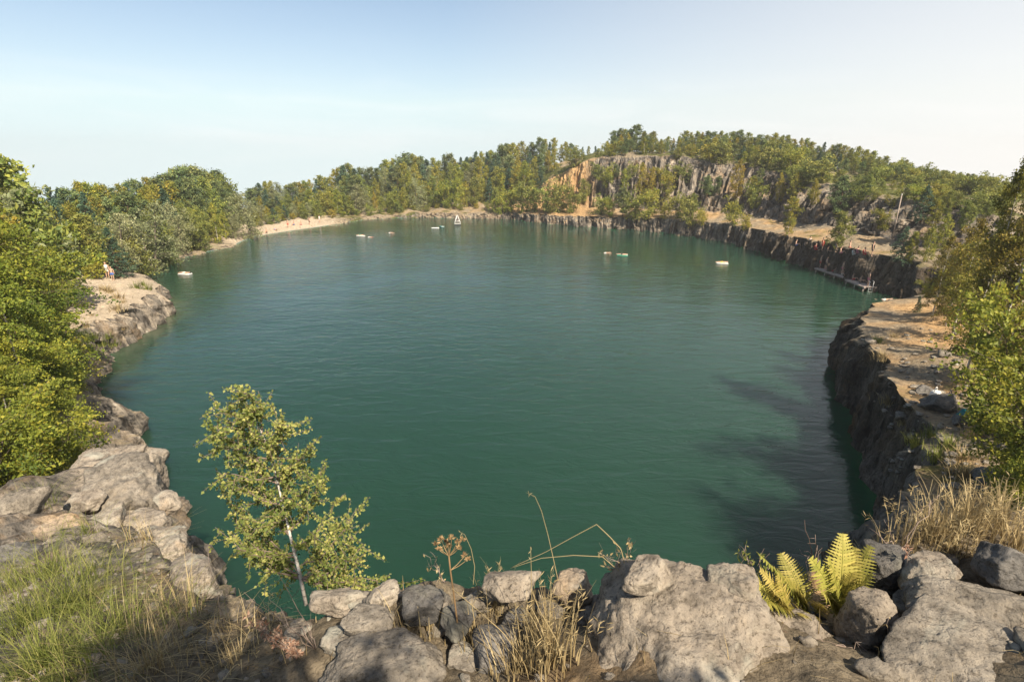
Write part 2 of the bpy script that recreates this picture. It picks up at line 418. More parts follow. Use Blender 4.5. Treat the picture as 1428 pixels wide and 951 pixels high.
# basalt columns on the low wall and on the quarry face
dist_cam = np.hypot(sx, sy)
cw = 1.15
for (seg, amp) in ((1, 0.95), (3, 2.1)):
    m = np.where(SEG == seg)[0]
    tloc = TT[m][None, :]
    steep = np.clip((KZ[seg + 1] - KZ[seg]) / np.maximum(KD[seg + 1] - KD[seg], 0.1) * (1.2 if seg == 3 else 0.8), 0, 1)[:, None]
    lev = fbm(np.stack([ARC[:, m].ravel() * 0.25, (tloc + 0 * ARC[:, m]).ravel() * 3, 0 * ARC[:, m].ravel() + seg], 1), 3).reshape(NT, len(m))
    v1, e1 = cells1d(ARC[:, m] + 0.25 * lev, cw, 3 + seg)
    v2, e2 = cells1d(ARC[:, m] + 0.9 * lev, cw * 3.1, 9 + seg)
    stepv = np.floor(tloc * 3 + v2 * 0.6 + 0.5 * lev) / 3
    prof = np.sin(np.pi * np.clip(tloc, 0, 1)) ** 0.5
    pk = 0.35 + 0.3 * _h(np.floor(ARC[:, m] / cw).astype(np.int64), np.full(ARC[:, m].shape, 5, np.int64), np.full(ARC[:, m].shape, 2, np.int64)) * .5
    tri = np.where(e1 < pk, e1 / pk, (1 - e1) / (1 - pk)); tri2 = 1 - np.abs(2 * e2 - 1)
    off = (v1 * 0.35 + v2 * 0.45 - 0.55 * tri - 0.75 * tri2 + .5) * amp
    D[:, m] += off * prof * (0.35 + 0.65 * steep)
    if seg == 3:
        # terrace: rise happens in steps
        fr = tloc * 2.6 + 0.25 * v2 + 0.35 * lev; base = np.floor(fr); f2 = fr - base
        sm = np.clip((f2 - 0.45) / 0.4, 0, 1)
        rz = (base + sm) / 2.6 - (0.25 * v2 + 0.35 * lev) / 2.6
        zt = KZ[3][:, None] + (KZ[4] - KZ[3])[:, None] * np.clip(rz, -0.05, 1.05)
        wgt = prof * np.maximum(steep, .7)
        Z[:, m] = Z[:, m] * (1 - wgt) + zt * wgt + v1 * 0.35 * prof * steep
    else:
        Z[:, m] += v1 * 0.25 * tloc * prof
X = CX + (R0[:, None] + D) * np.cos(tt)[:, None]; Y = CY + (R0[:, None] + D) * np.sin(tt)[:, None]
PP = np.stack([X.ravel(), Y.ravel(), Z.ravel() * 0.7], 1)
amp = np.clip((D - 0.5) / 3, 0, 1) * np.clip(1 - (D - 150) / 300, 0.0, 1)
Z = Z + (fbm(PP * 0.22, 5) * 0.45 + fbm(PP * 1.3, 3) * 0.10).reshape(NT, NV) * amp
blk = np.floor(fbm(PP * 0.55 + 5, 3) * 3) / 3
bumpy = (fbm(PP * 1.1, 4) * 0.22 + blk * 0.55).reshape(NT, NV) * np.isin(SEG, (1, 3))[None, :] * (1 - 0.7 * sandK)
X += bumpy * np.cos(tt)[:, None]; Y += bumpy * np.sin(tt)[:, None]
V1 = np.stack([X.ravel(), Y.ravel(), Z.ravel()], 1)
F1 = grid_faces(NT, NV, True)
# surface kinds by slope (rock where steep) and zone
Xg, Yg, Zg = V1[:, 0].reshape(NT, NV), V1[:, 1].reshape(NT, NV), V1[:, 2].reshape(NT, NV)
du = np.stack([np.roll(a, -1, 0) - np.roll(a, 1, 0) for a in (Xg, Yg, Zg)], -1)
dv = np.stack([np.gradient(a, axis=1) for a in (Xg, Yg, Zg)], -1)
nn = np.cross(du, dv); nz = np.abs(nn[..., 2]) / (np.linalg.norm(nn, axis=-1) + 1e-9)
rockm = np.clip((0.80 - nz) / 0.25, 0, 1)
scree = (SEG == 3)[None, :] * np.clip((Xg - 14) / 10, 0, 1) * (Yg > 52)
k8 = np.ones(3) / 3
pat = (fbm(PP * 0.35, 4)).reshape(NT, NV)
bench = np.clip(np.where(np.isin(SEG, (2, 3)), 1, 0)[None, :] * orangeK + 0.0, 0, 1)
orange = np.clip(np.maximum(bench, orangeK * 0.6 * (D < 40)) + 0.35 * pat, 0, 1)
sand = np.clip(sandK * (D < 16) * 1.2 * (D > -3) + 0.15 * pat * (sandK > .1), 0, 1)
green = np.clip(np.where(SEG[None, :] >= 4, greenK + 0.65, np.where(D > 14, greenK + 0.3, greenK * 0.7)) + 0.6 * pat - 0.1, 0, 1)
rockm = np.where((SEG == 3)[None, :] & (Xg < 24) & (Yg > 100), rockm * np.clip((Xg - 15) / 9, 0, 1), rockm)
rockm = np.clip(np.maximum(rockm, scree * (0.75 + 0.5 * pat)), 0, 1); green = green * (1 - scree)
shade_mask = np.clip((Xg - 12) / 6, 0, 1) * np.clip((98 - Yg) / 10, 0, 1) * (SEG <= 1)[None, :]  # shade on the right-hand cliffs, painted in as darker rock
surf = np.stack([rockm, sand, orange, green], -1).reshape(-1, 4)

# ------------------------------------------------------------------ the ledge the photographer stands on
CTRL = [(714, 951, 12.15), (700, 812, 12.2), (785, 812, 12.25), (560, 835, 12.05), (480, 845, 11.85), (600, 900, 11.95), (780, 880, 11.9), (700, 880, 11.85), (640, 835, 12.0), (450, 905, 12.0), (450, 850, 11.75), (300, 925, 11.55), (300, 845, 10.85),
        (150, 940, 11.3), (150, 850, 10.55), (30, 940, 11.0), (30, 830, 10.0), (60, 745, 9.1), (195, 745, 9.0), (232, 695, 8.2), (130, 690, 8.1),
        (30, 695, 8.1), (178, 632, 7.2), (100, 640, 7.1), (560, 812, 12.2), (900, 900, 12.45), (1000, 830, 12.45), (1130, 885, 12.25), (1150, 800, 12.2),
        (1250, 905, 12.3), (1250, 795, 12.3), (1350, 900, 12.45), (1400, 800, 12.5), (1300, 755, 12.45), (1420, 725, 12.45), (1428, 951, 12.6)]
cp = np.array([(*U(a, b, z), z) for a, b, z in CTRL] + [(4, -3, 12.9), (-4, -3, 12.3), (0, -3, 12.6), (9, 1, 12.3), (-10, 0, 10.6), (9, 5, 11.2), (-14, 8, 8.2)])
def tps_k(r): return np.where(r > 1e-9, r * r * np.log(r + 1e-9), 0)
nC = len(cp); dC = np.hypot(cp[:, None, 0] - cp[None, :, 0], cp[:, None, 1] - cp[None, :, 1])
A = np.zeros((nC + 3, nC + 3)); A[:nC, :nC] = tps_k(dC) + np.eye(nC) * 0.06
A[:nC, nC] = 1; A[:nC, nC + 1:] = cp[:, :2]; A[nC, :nC] = 1; A[nC + 1:, :nC] = cp[:, :2].T
wC = np.linalg.solve(A, np.concatenate([cp[:, 2], [0, 0, 0]]))
EDGE = [(60, 590, 6.6), (130, 624, 7.1), (175, 690, 8.2), (190, 742, 8.9), (262, 822, 10.6), (330, 850, 11.25), (425, 852, 11.6), (470, 832, 11.9), (560, 806, 12.15),
        (600, 796, 12.15), (640, 792, 12.15), (760, 790, 12.2), (820, 794, 12.35), (860, 806, 12.5), (960, 805, 12.5), (1060, 812, 12.45), (1110, 795, 12.2), (1200, 772, 12.3), (1290, 738, 12.4), (1428, 702, 12.4)]
poly = [U(*e) for e in EDGE] + [(9, 5.2), (13, -2), (13, -9), (-17, -9), (-18, 9), (-14, 15)]
poly = np.array(poly)
def sdf(PX, PY):
    """signed distance to the ledge outline, negative on the ledge"""
    d = np.full(PX.shape, 1e9); inside = np.zeros(PX.shape, bool)
    for i in range(len(poly)):
        ax, ay = poly[i]; bx, by = poly[(i + 1) % len(poly)]
        ex, ey = bx - ax, by - ay; wx, wy = PX - ax, PY - ay
        t = np.clip((wx * ex + wy * ey) / (ex * ex + ey * ey), 0, 1)
        d = np.minimum(d, np.hypot(wx - ex * t, wy - ey * t))
        c = ((ay > PY) != (by > PY)) & (PX < (bx - ax) * (PY - ay) / (by - ay + 1e-12) + ax)
        inside ^= c
    return np.where(inside, -d, d)
gx = np.concatenate([np.arange(-19, -9, 0.12), np.arange(-9, -3.2, 0.06), np.arange(-3.2, 3.8, 0.028), np.arange(3.8, 14, 0.12)])
gy = np.concatenate([np.arange(-9, -0.5, 0.25), np.arange(-0.5, 4.6, 0.03), np.arange(4.6, 10, 0.06), np.arange(10, 19, 0.12)])
GX, GY = np.meshgrid(gx, gy, indexing='ij')
def ledge_z(x, y):
    sh = x.shape; x = x.ravel(); y = y.ravel(); z = np.zeros(len(x))
    for a in range(0, len(x), 20000):
        b = slice(a, a + 20000)
        r = np.hypot(x[b, None] - cp[None, :, 0], y[b, None] - cp[None, :, 1])
        z[b] = tps_k(r) @ wC[:nC] + wC[nC] + wC[nC + 1] * x[b] + wC[nC + 2] * y[b]
    z = np.clip(z, 4.5, 13.0).reshape(sh)
    P = np.stack([x, y, 0 * x], 1)
    sd = sdf(x.reshape(sh), y.reshape(sh)) + (fbm(P * 1.3, 4) * 0.10 + fbm(P * 5, 3) * 0.03).reshape(sh)
    drop = np.where(sd > 0, sd * 2.6 + np.minimum(sd, 0.5) * 3.0, 0)
    # blocky rock shelves left of the ledge, soft earth on it
    outc = np.clip((-x.reshape(sh) - 3.0) / 2.0, 0, 1) * np.clip((-sd < 4), 0, 1)
    q = np.stack([x * 0.75 + y * 0.3, y * 0.55 - x * 0.2, 0 * x], 1)
    st = (np.floor(fbm(q * 1.1, 3) * 3.2) / 3.2).reshape(sh)
    z = z + outc * st * 0.32
    z = z + (fbm(P * 0.9, 4) * 0.07 + fbm(P * 4, 4) * 0.035 + fbm(P * 16, 3) * 0.012).reshape(sh) - drop
    z = z + (fbm(np.stack([x * 1.2, y * 1.2, z.ravel() * 1.2], 1), 5) * 0.25).reshape(sh) * np.clip(sd * 1.5, 0, 1)
    bord = np.clip((np.hypot(x, y).reshape(sh) - 15) / 4, 0, 1)
    return z - bord * 4, sd
Z3, SD3 = ledge_z(GX, GY)
V3 = np.stack([GX.ravel(), GY.ravel(), Z3.ravel()], 1); F3 = grid_faces(len(gx), len(gy))
gzx, gzy = np.gradient(Z3, gx, gy)
nz3 = 1 / np.sqrt(1 + gzx ** 2 + gzy ** 2)
P3 = np.stack([GX.ravel(), GY.ravel(), 0 * GX.ravel()], 1)
pat3 = fbm(P3 * 0.8, 4).reshape(GX.shape)
outcm = np.clip((-GX - 3.2) / 1.5, 0, 1) * np.clip((2.6 + SD3) / 1.2, 0, 1)
rock3 = np.clip(np.clip((0.80 - nz3) / 0.3, 0, 1) + outcm + np.clip(SD3 * 4, 0, 1), 0, 1)
green3 = np.clip((-GX - 1.4) / 1.2, 0, 1) * np.clip(-SD3 / 0.8 - 0.4, 0, 1) * 0.6 + pat3 * 0.3
orange3 = np.clip(0.1 + pat3 * 0.5, 0, 1)
surf3 = np.stack([rock3, 0 * rock3, orange3, np.clip(green3, 0, 1)], -1).reshape(-1, 4)

def ground_mat(name, fine):
    m, nt, b = new_mat(name)
    at = nt.nodes.new('ShaderNodeAttribute'); at.attribute_name = 'surf'
    sep = nt.nodes.new('ShaderNodeSeparateColor'); nt.links.new(at.outputs['Color'], sep.inputs[0])
    al = at.outputs['Alpha']
    tc = nt.nodes.new('ShaderNodeTexCoord'); vec = tc.outputs['Object']
    k = 4.0 if fine else 1.0
    nA = noise(nt, 0.35 * k, 7, 0.62, vec, 0.4); nB = noise(nt, 2.4 * k, 7, 0.68, vec, 0.2); nC_ = noise(nt, 9 * k, 5, 0.7, vec)
    # earth with dry grass
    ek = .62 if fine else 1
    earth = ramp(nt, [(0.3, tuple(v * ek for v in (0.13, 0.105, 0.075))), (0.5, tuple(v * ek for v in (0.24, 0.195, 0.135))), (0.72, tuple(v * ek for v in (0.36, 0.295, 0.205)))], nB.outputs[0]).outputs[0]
    orange = ramp(nt, [(0.3, (0.25, 0.155, 0.075)), (0.55, (0.40, 0.26, 0.13)), (0.75, (0.47, 0.34, 0.19))], nB.outputs[0]).outputs[0]
    sand = ramp(nt, [(0.3, (0.29, 0.235, 0.17)), (0.55, (0.40, 0.33, 0.245)), (0.75, (0.50, 0.43, 0.335))], nB.outputs[0]).outputs[0]
    green = ramp(nt, [(0.3, (0.035, 0.045, 0.014)), (0.55, (0.085, 0.09, 0.025)), (0.75, (0.17, 0.15, 0.05))], nB.outputs[0]).outputs[0]
    # rock: vertical streaks, dark joints, pale faces
    mp = nt.nodes.new('ShaderNodeMapping'); mp.inputs['Scale'].default_value = (1, 1, 0.28 if not fine else 0.6)
    nt.links.new(vec, mp.inputs[0])
    nR = noise(nt, 0.9 * k * (0.6 if fine else 1), 8, 0.66, mp.outputs[0], 0.5); nS = noise(nt, 2.6 * k * (0.6 if fine else 1), 6, 0.7, mp.outputs[0])
    rock = ramp(nt, [(0.30, (0.045, 0.042, 0.04)), (0.46, (0.125, 0.112, 0.097)), (0.58, (0.23, 0.197, 0.16)), (0.70, (0.44, 0.39, 0.32))], nR.outputs[0]).outputs[0]
    rs = ramp(nt, [(0.38, (0.22, 0.21, 0.20)), (0.5, (1, 1, 1)), (0.68, (1.3, 1.27, 1.2))], nS.outputs[0]).outputs[0]
    rock = mixc(nt, 0.85, rock, rs, 'MULTIPLY')
    rock = mixc(nt, math_n(nt, 'MULTIPLY', ramp(nt, [(0.5, (0, 0, 0)), (0.7, (1, 1, 1))], nA.outputs[0]).outputs[0], 0.45), rock, orange)
    bt = nt.nodes.new('ShaderNodeAttribute'); bt.attribute_name = 'painted_shade'
    rock = mixc(nt, math_n(nt, 'MULTIPLY', bt.outputs['Fac'], .8), rock, mixc(nt, 1.0, rock, (.32, .31, .30), 'MULTIPLY'))  # darkens the rock colour to paint the cliffs' shaded side
    def thresh(sock, nz_, lo, hi):
        s = math_n(nt, 'ADD', sock, math_n(nt, 'MULTIPLY', math_n(nt, 'SUBTRACT', nz_, 0.5), 0.8))
        mr = nt.nodes.new('ShaderNodeMapRange'); mr.inputs['From Min'].default_value = lo; mr.inputs['From Max'].default_value = hi
        nt.links.new(s, mr.inputs[0]); return mr.outputs[0]
    c = mixc(nt, thresh(sep.outputs[2], nA.outputs[0], 0.3, 0.75), earth, orange)
    c = mixc(nt, thresh(al, nB.outputs[0], 0.4, 0.7), c, green)
    c = mixc(nt, thresh(sep.outputs[1], nA.outputs[0], 0.3, 0.6), c, sand)
    c = mixc(nt, thresh(sep.outputs[0], nB.outputs[0], 0.25, 0.6), c, rock)
    sp = ramp(nt, [(0.36, (0.5, 0.48, 0.45)), (0.48, (1, 1, 1)), (0.66, (1.25, 1.22, 1.15))], nC_.outputs[0]).outputs[0]
    c = mixc(nt, 0.8, c, sp, 'MULTIPLY')
    nt.links.new(c, b.inputs['Base Color']); b.inputs['Roughness'].default_value = 0.95; b.inputs['Specular IOR Level'].default_value = 0.1
    nb = bump(nt, nS.outputs[0], 0.7, 0.25 / k * 0.8)
    nb = bump(nt, nC_.outputs[0], 0.8, 0.06 / k * 1.5, nb)
    nt.links.new(nb, b.inputs['Normal'])
    return m
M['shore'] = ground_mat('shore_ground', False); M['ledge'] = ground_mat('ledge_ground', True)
terrain = link('terrain', mesh_np('terrain', V1, F1, {'surf': ('POINT', 'FLOAT_COLOR', surf), 'painted_shade': ('POINT', 'FLOAT', shade_mask.ravel())}, False), M['shore'])
tag(terrain, 'quarry banks and wooded ground around the lake', 'terrain', kind='structure')
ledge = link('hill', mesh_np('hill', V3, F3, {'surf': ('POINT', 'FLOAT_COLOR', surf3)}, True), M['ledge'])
tag(ledge, 'stony dirt slope at the foot of the picture', 'ground', kind='structure')
bvh1 = BVHTree.FromPolygons(V1.tolist(), F1.tolist()); bvh3 = BVHTree.FromPolygons(V3.tolist(), F3.tolist())
def ground(x, y):
    best = -50.0
    for b in (bvh1, bvh3):
        h = b.ray_cast(Vector((x, y, 80)), Vector((0, 0, -1)))
        if h[0] is not None: best = max(best, h[0].z)
    return best
def hit(px, py):
    d = ray(px, py).normalized(); best = None
    for b in (bvh1, bvh3):
        h = b.ray_cast(Vector((0, 0, CAM_H)) , d)
        if h[0] is not None and (best is None or h[3] < best[1]): best = (h[0], h[3])
    return best[0] if best else None

# ------------------------------------------------------------------ water
nr = 60
fr = np.linspace(0, 1, nr) ** 0.7
RW = (R0 + 1.2 + 0 * R0)
WX = CX + RW[::3, None] * fr * np.cos(tt[::3])[:, None]; WY = CY + RW[::3, None] * fr * np.sin(tt[::3])[:, None]
shal = np.clip(1 - (R0 + rough_shore)[::3, None] * (1 - fr) / 3.2, 0, 1) * (0.35 + 0.65 * SURF[0][::3, None]) * np.clip((WY - 28) / 15, 0, 1)
VW = np.stack([WX.ravel(), WY.ravel(), 0 * WX.ravel()], 1)
m, nt, b = new_mat('lake_water')
at = nt.nodes.new('ShaderNodeAttribute'); at.attribute_name = 'shallow'
tc = nt.nodes.new('ShaderNodeTexCoord')
nL = noise(nt, 0.03, 3, 0.5, tc.outputs['Object'])
deep = ramp(nt, [(0.3, (0.011, 0.038, 0.022)), (0.7, (0.013, 0.045, 0.028))], nL.outputs[0]).outputs[0]
c = mixc(nt, at.outputs['Fac'], deep, (0.10, 0.115, 0.06))
nt.links.new(c, b.inputs['Base Color'])
b.inputs['Subsurface Weight'].default_value = 1.0; b.inputs['Subsurface Radius'].default_value = (.6, 1.0, .8); b.inputs['Subsurface Scale'].default_value = 12.0
b.inputs['Roughness'].default_value = 0.06; b.inputs['IOR'].default_value = 1.333; b.inputs['Specular IOR Level'].default_value = 0.42
mp = nt.nodes.new('ShaderNodeMapping'); mp.inputs['Rotation'].default_value = (0, 0, math.radians(25)); mp.inputs['Scale'].default_value = (0.55, 1.3, 1)
nt.links.new(tc.outputs['Object'], mp.inputs[0])
w1 = noise(nt, 1.1, 4, 0.6, mp.outputs[0], 0.6); w2 = noise(nt, 0.25, 3, 0.5, mp.outputs[0], 0.3)
gust = ramp(nt, [(0.35, (0.35, 0.35, 0.35)), (0.65, (1, 1, 1))], noise(nt, 0.035, 3, 0.5, tc.outputs['Object'], 0.5).outputs[0])
hh = math_n(nt, 'MULTIPLY', w1.outputs[0], gust.outputs[0])
nb = bump(nt, hh, 0.9, 0.11); nb = bump(nt, w2.outputs[0], 0.6, 0.14, nb)
nt.links.new(nb, b.inputs['Normal'])
M['water'] = m
nw = len(tt[::3]); rim = np.arange(nw) * nr + nr - 1
VB = np.vstack([VW, VW[rim] + np.array([0, 0, -9.0]), [[CX, CY, -9.0]]]); j0 = nw * nr; jj = np.arange(nw); j2 = (jj + 1) % nw
FB = [np.vstack([grid_faces(nw, nr, True), np.stack([rim, j0 + jj, j0 + j2, rim[j2]], 1)]), np.stack([j0 + j2, j0 + jj, np.full(nw, j0 + nw)], 1)]
water = link('water', mesh_np('water', VB, FB, {'shallow': ('POINT', 'FLOAT', np.concatenate([shal.ravel(), np.zeros(nw + 1)]))}), M['water'])
tag(water, 'deep green lake filling the old quarry', 'water', kind='structure')

# ------------------------------------------------------------------ trees
def leaf_quads(P, size, asp, outw, r, flat=0.4):
    """one folded diamond leaf per point P"""
    n = len(P)
    d = r.normal(size=(n, 3)) + outw * 0.6; d /= np.linalg.norm(d, axis=1)[:, None]
    nrm = r.normal(size=(n, 3)) + np.array([0, 0, flat]) + outw * 0.5
    sd = np.cross(d, nrm); sd /= np.linalg.norm(sd, axis=1)[:, None] + 1e-9
    up = np.cross(sd, d)
    L = size * r.uniform(0.45, 1.5, n)[:, None]; W = L * asp
    V = np.empty((n, 4, 3))
    V[:, 0] = P - d * L * 0.5; V[:, 2] = P + d * L * 0.5
    V[:, 1] = P + sd * W * 0.5 + up * W * 0.12; V[:, 3] = P - sd * W * 0.5 + up * W * 0.12
    return V.reshape(-1, 3), np.arange(4 * n).reshape(n, 4)
SHAPES = {
 'ovate': lambda t: np.sin(np.pi * (t ** 0.62 * 0.88 + 0.10)) ** 0.85,
 'round': lambda t: np.sqrt(np.clip(1 - (1.9 * t - 0.9) ** 2, 0.02, 1)),
 'cone': lambda t: (1 - t) ** 0.85 + 0.05,
 'slim': lambda t: (0.55 + 0.45 * np.sin(np.pi * t)) * (1 - t ** 3) + 0.04,
 'flat': lambda t: np.sin(np.pi * (t * 0.62 + 0.33)) ** 0.6,
}
def gen_tree(seed, H=9, cb=0.2, R=2.2, shape='ovate', nbr=34, nleaf=2400, ls=0.28, spread=0.22, up=0.45, droop=0.25, tr=0.12, asp=0.6,
             wob=0.2, lean=0.0, tw=4, stems=1, uneven=0.55, tubes=True, tintbias=0.0, sides=7):
    r = np.random.default_rng(seed)
    g = Geo(); anch = []; tb = []; outs = []
    for st in range(stems):
        n = 12
        hs = H * (1 if st == 0 else r.uniform(0.65, 0.95))
        zt = np.linspace(0, hs, n); ang = r.uniform(0, 6.28); spl = 0 if stems == 1 else r.uniform(0.12, 0.28) * R
        la = lean if stems == 1 else lean + 0.02
        wx = np.cumsum(r.normal(0, wob * hs / 60, n)) + la * zt + np.cos(ang) * spl * (zt / hs) * 2
        wy = np.cumsum(r.normal(0, wob * hs / 60, n)) + np.sin(ang) * spl * (zt / hs) * 2
        wx[0] = np.cos(ang) * spl * 0.15; wy[0] = np.sin(ang) * spl * 0.15
        tp = np.stack([wx, wy, zt], 1); tp[0, 2] = -0.35
        rad = tr * (1 - zt / hs) ** 0.8 + 0.012 * H / 9; rad[0] *= 1.35
        g.tube(tp, rad, sides)
        nb = max(4, nbr // stems)
        lob = r.uniform(0, 6.28, 3); la_ = r.uniform(0.1, uneven, 3)
        for i in range(nb):
            t = (i + r.uniform(0, 1)) / nb
            h = cb + (1 - cb) * t ** 0.92; az = i * 2.39996 + r.normal(0, 0.5)
            env = R / (1 if stems == 1 else 1.35) * SHAPES[shape](t)
            lobe = 1 + r.normal(0, .12) + la_[0] * math.sin(az + lob[0] + 3 * t) + la_[1] * math.sin(2 * az + lob[1] - 5 * t) + r.normal(0, 0.16)
            ln = max(0.05, env * lobe)
            b0 = np.array([np.interp(h * hs, zt, wx), np.interp(h * hs, zt, wy), h * hs])
            dirv = np.array([math.cos(az), math.sin(az), 0]); s = np.linspace(0, 1, 5)[:, None]
            upk = up * (0.5 + 1.2 * t)
            bp = b0 + dirv * ln * s + np.array([0, 0, 1.0]) * ln * (upk * s - droop * s ** 2)
            bp[1:] += r.normal(0, 0.05 * ln, (4, 3))
            if tubes: g.tube(bp, np.linspace(max(0.006, tr * 0.32 * (1 - h * 0.75)), 0.005, 5), 4, tint=.1, cap=False)
            segs = [bp]
            for k in range(tw):
                s0 = r.uniform(0.3, 0.95); q0 = b0 + dirv * ln * s0 + np.array([0, 0, 1.0]) * ln * (upk * s0 - droop * s0 ** 2)
                dv = dirv * 0.6 + r.normal(0, 0.7, 3); dv /= np.linalg.norm(dv); l2 = ln * r.uniform(0.25, 0.5)
                q1 = q0 + dv * l2 + np.array([0, 0, -droop * l2 * 0.7])
                sg = np.stack([q0, (q0 + q1) / 2 + r.normal(0, .02 * ln, 3), q1])
                if tubes and tr > 0.05: g.tube(sg, [0.008 * H / 9, 0.005, 0.003], 3, tint=.1, cap=False)
                segs.append(sg)
            ct = r.normal(0.5 + tintbias, 0.17)
            m = max(6, int(nleaf / (nb * stems) * (0.35 + ln / R)))
            sel = r.integers(0, len(segs), m)
            for k, sg in enumerate(segs):
                mk = int((sel == k).sum())
                if not mk: continue
                s1 = r.uniform(0.3 if k == 0 else 0.1, 1.05, mk) * (len(sg) - 1)
                i0 = np.clip(np.floor(s1).astype(int), 0, len(sg) - 2); f = (s1 - i0)[:, None]
                p = sg[i0] * (1 - f) + sg[i0 + 1] * f
                anch.append(p + r.normal(0, spread, (mk, 3)) * np.array([1, 1, 0.75])); tb.append(np.clip(ct + r.normal(0, 0.2, mk), 0, 1))
                o = p - b0; o /= np.linalg.norm(o, axis=1)[:, None] + 1e-6; outs.append(o)
        # leader
        mk = max(10, int(nleaf / stems * 0.03)); u = r.uniform(0.88, 1.01, mk)
        p = np.stack([np.interp(u * hs, zt, wx), np.interp(u * hs, zt, wy), u * hs], 1) + r.normal(0, spread * 0.55, (mk, 3))
        anch.append(p); tb.append(np.clip(r.normal(0.55 + tintbias, 0.2, mk), 0, 1)); outs.append(np.tile([0, 0, 1.0], (mk, 1)))
    P = np.vstack(anch); V, F = leaf_quads(P, ls, asp, np.vstack(outs), r)
    cm = mesh_np('crown', V, F, {'tint': ('FACE', 'FLOAT', np.concatenate(tb))}, False)
    return g.mesh('trunk'), cm, H

KIND = {}
def kind(key, obj, leafm, barkm, cat, desc, seeds, **kw):
    KIND[key] = dict(name=obj, cat=cat, desc=desc, vars=[], lm=leafm, bm=barkm)
    for s in seeds:
        tm, cm, H = gen_tree(s, **kw); tm.materials.append(M[barkm]); cm.materials.append(M[leafm])
        KIND[key]['vars'].append((tm, cm, H))
kind('birch', 'birch_tree', 'birch_leaf', 'birch_bark', 'tree', 'yellow-green birch', (1, 2, 3), H=9, cb=.06, R=2.1, shape='ovate', nbr=46, nleaf=3800, ls=.30, spread=.24, up=.7, droop=.35, tr=.08)
kind('autumn', 'birch_tree', 'autumn_leaf', 'birch_bark', 'tree', 'yellow autumn birch', (4, 5), H=8, cb=.05, R=1.7, shape='ovate', nbr=44, nleaf=3000, ls=.27, spread=.22, up=.7, droop=.3, tr=.07)
kind('oak', 'oak_tree', 'oak_leaf', 'bark', 'tree', 'round green leafy tree', (6, 7, 8), H=9, cb=.03, R=2.4, shape='ovate', nbr=52, nleaf=4600, ls=.33, spread=.28, up=.5, droop=.15, tr=.15)
kind('pine', 'pine_tree', 'needles', 'pine_bark', 'tree', 'dark pine', (9, 10, 11), H=10, cb=.12, R=2.3, shape='ovate', nbr=46, nleaf=5200, ls=.36, spread=.24, up=.45, droop=.1, tr=.14, asp=.4)
kind('spruce', 'spruce_tree', 'spruce_needles', 'pine_bark', 'tree', 'dark conical spruce', (12, 13), H=10, cb=.04, R=2.0, shape='cone', nbr=66, nleaf=4600, ls=.32, spread=.16, up=.05, droop=.3, tr=.12, asp=.4)
kind('willow', 'willow_tree', 'willow_leaf', 'bark', 'tree', 'pale grey-green willow', (14, 15), H=7.5, cb=.03, R=2.8, shape='round', nbr=52, nleaf=5200, ls=.28, spread=.27, up=.6, droop=.5, tr=.14, stems=2, asp=.4)
kind('bush', 'bush', 'oak_leaf', 'bark', 'bush', 'green bush', (16, 17), H=3, cb=.0, R=1.9, shape='round', nbr=38, nleaf=2300, ls=.23, spread=.2, up=.7, droop=.2, tr=.05, stems=3)
kind('ybush', 'bush', 'birch_leaf', 'bark', 'bush', 'yellow-green bush', (18, 19), H=3, cb=.0, R=1.7, shape='round', nbr=38, nleaf=2100, ls=.22, spread=.2, up=.8, droop=.25, tr=.05, stems=3)
kind('obush', 'bush', 'autumn_leaf', 'bark', 'bush', 'orange-yellow bush', (20,), H=2.5, cb=.0, R=1.4, shape='round', nbr=34, nleaf=1500, ls=.2, spread=.18, up=.8, droop=.25, tr=.05, stems=3)
kind('nbirch', 'birch_tree', 'near_leaf', 'birch_bark', 'tree', 'yellow-green birch', (31, 32, 33), H=8, cb=.05, R=2.1, shape='ovate', nbr=62, nleaf=27000, ls=.12, spread=.125, up=.75, droop=.4, tr=.07, tw=9, uneven=.5)
kind('nbush', 'bush', 'near_leaf', 'bark', 'bush', 'leafy green bush', (34, 35), H=3, cb=.0, R=1.7, shape='round', nbr=46, nleaf=12000, ls=.10, spread=.11, up=.8, droop=.3, tr=.04, tw=8, uneven=.5, stems=3)
kind('nwisp', 'birch_tree', 'wisp_leaf', 'birch_bark', 'tree', 'thin airy birch', (36, 37), H=8, cb=.08, R=1.5, shape='slim', nbr=46, nleaf=10500, ls=.105, spread=.12, up=.85, droop=.3, tr=.06, tw=6, uneven=.5)

PLACED = []      # (zone, kind, px, object)
def put(kind_, x, y, height, zone, wide=1.0, zbase=None, var=None):
    k = KIND[kind_]; vi = rng.integers(0, len(k['vars'])) if var is None else var
    tm, cm, H = k['vars'][vi]
    z = ground(x, y) if zbase is None else zbase
    s = height / H
    if kind_ in ('spruce', 'pine'): wide *= 1.4
    o = empty(k['name'], (x, y, z - 0.05), rng.uniform(0, 6.28), (s * wide, s * wide, s))
    nm = ('trunk', 'crown') if k['cat'] == 'tree' else ('stem', 'foliage')
    link(nm[0], tm, None, o); link(nm[1], cm, None, o)
    PLACED.append((zone, kind_, proj(x, y, z + height * 0.6)[0], o))
    return o
def put_top(kind_, px, y, top_py, zone, wide=1.0, hmin=1.2):
    x = x_at(px, y, 8); z = ground(x, y)
    zt_ = z_at(y, top_py)
    for _ in range(3): x = x_at(px, y, z + .65 * max(hmin, zt_ - z)); z = ground(x, y)
    h = max(hmin, zt_ - z)
    return put(kind_, x, y, h, zone, wide)
def put_px(kind_, px, py, top_py, zone, wide=1.0):
    p = hit(px, py)
    if p is None or p.z < 0.2: return None
    h = max(0.8, z_at(p.y, top_py) - p.z)
    return put(kind_, p.x, p.y, h, zone, wide)

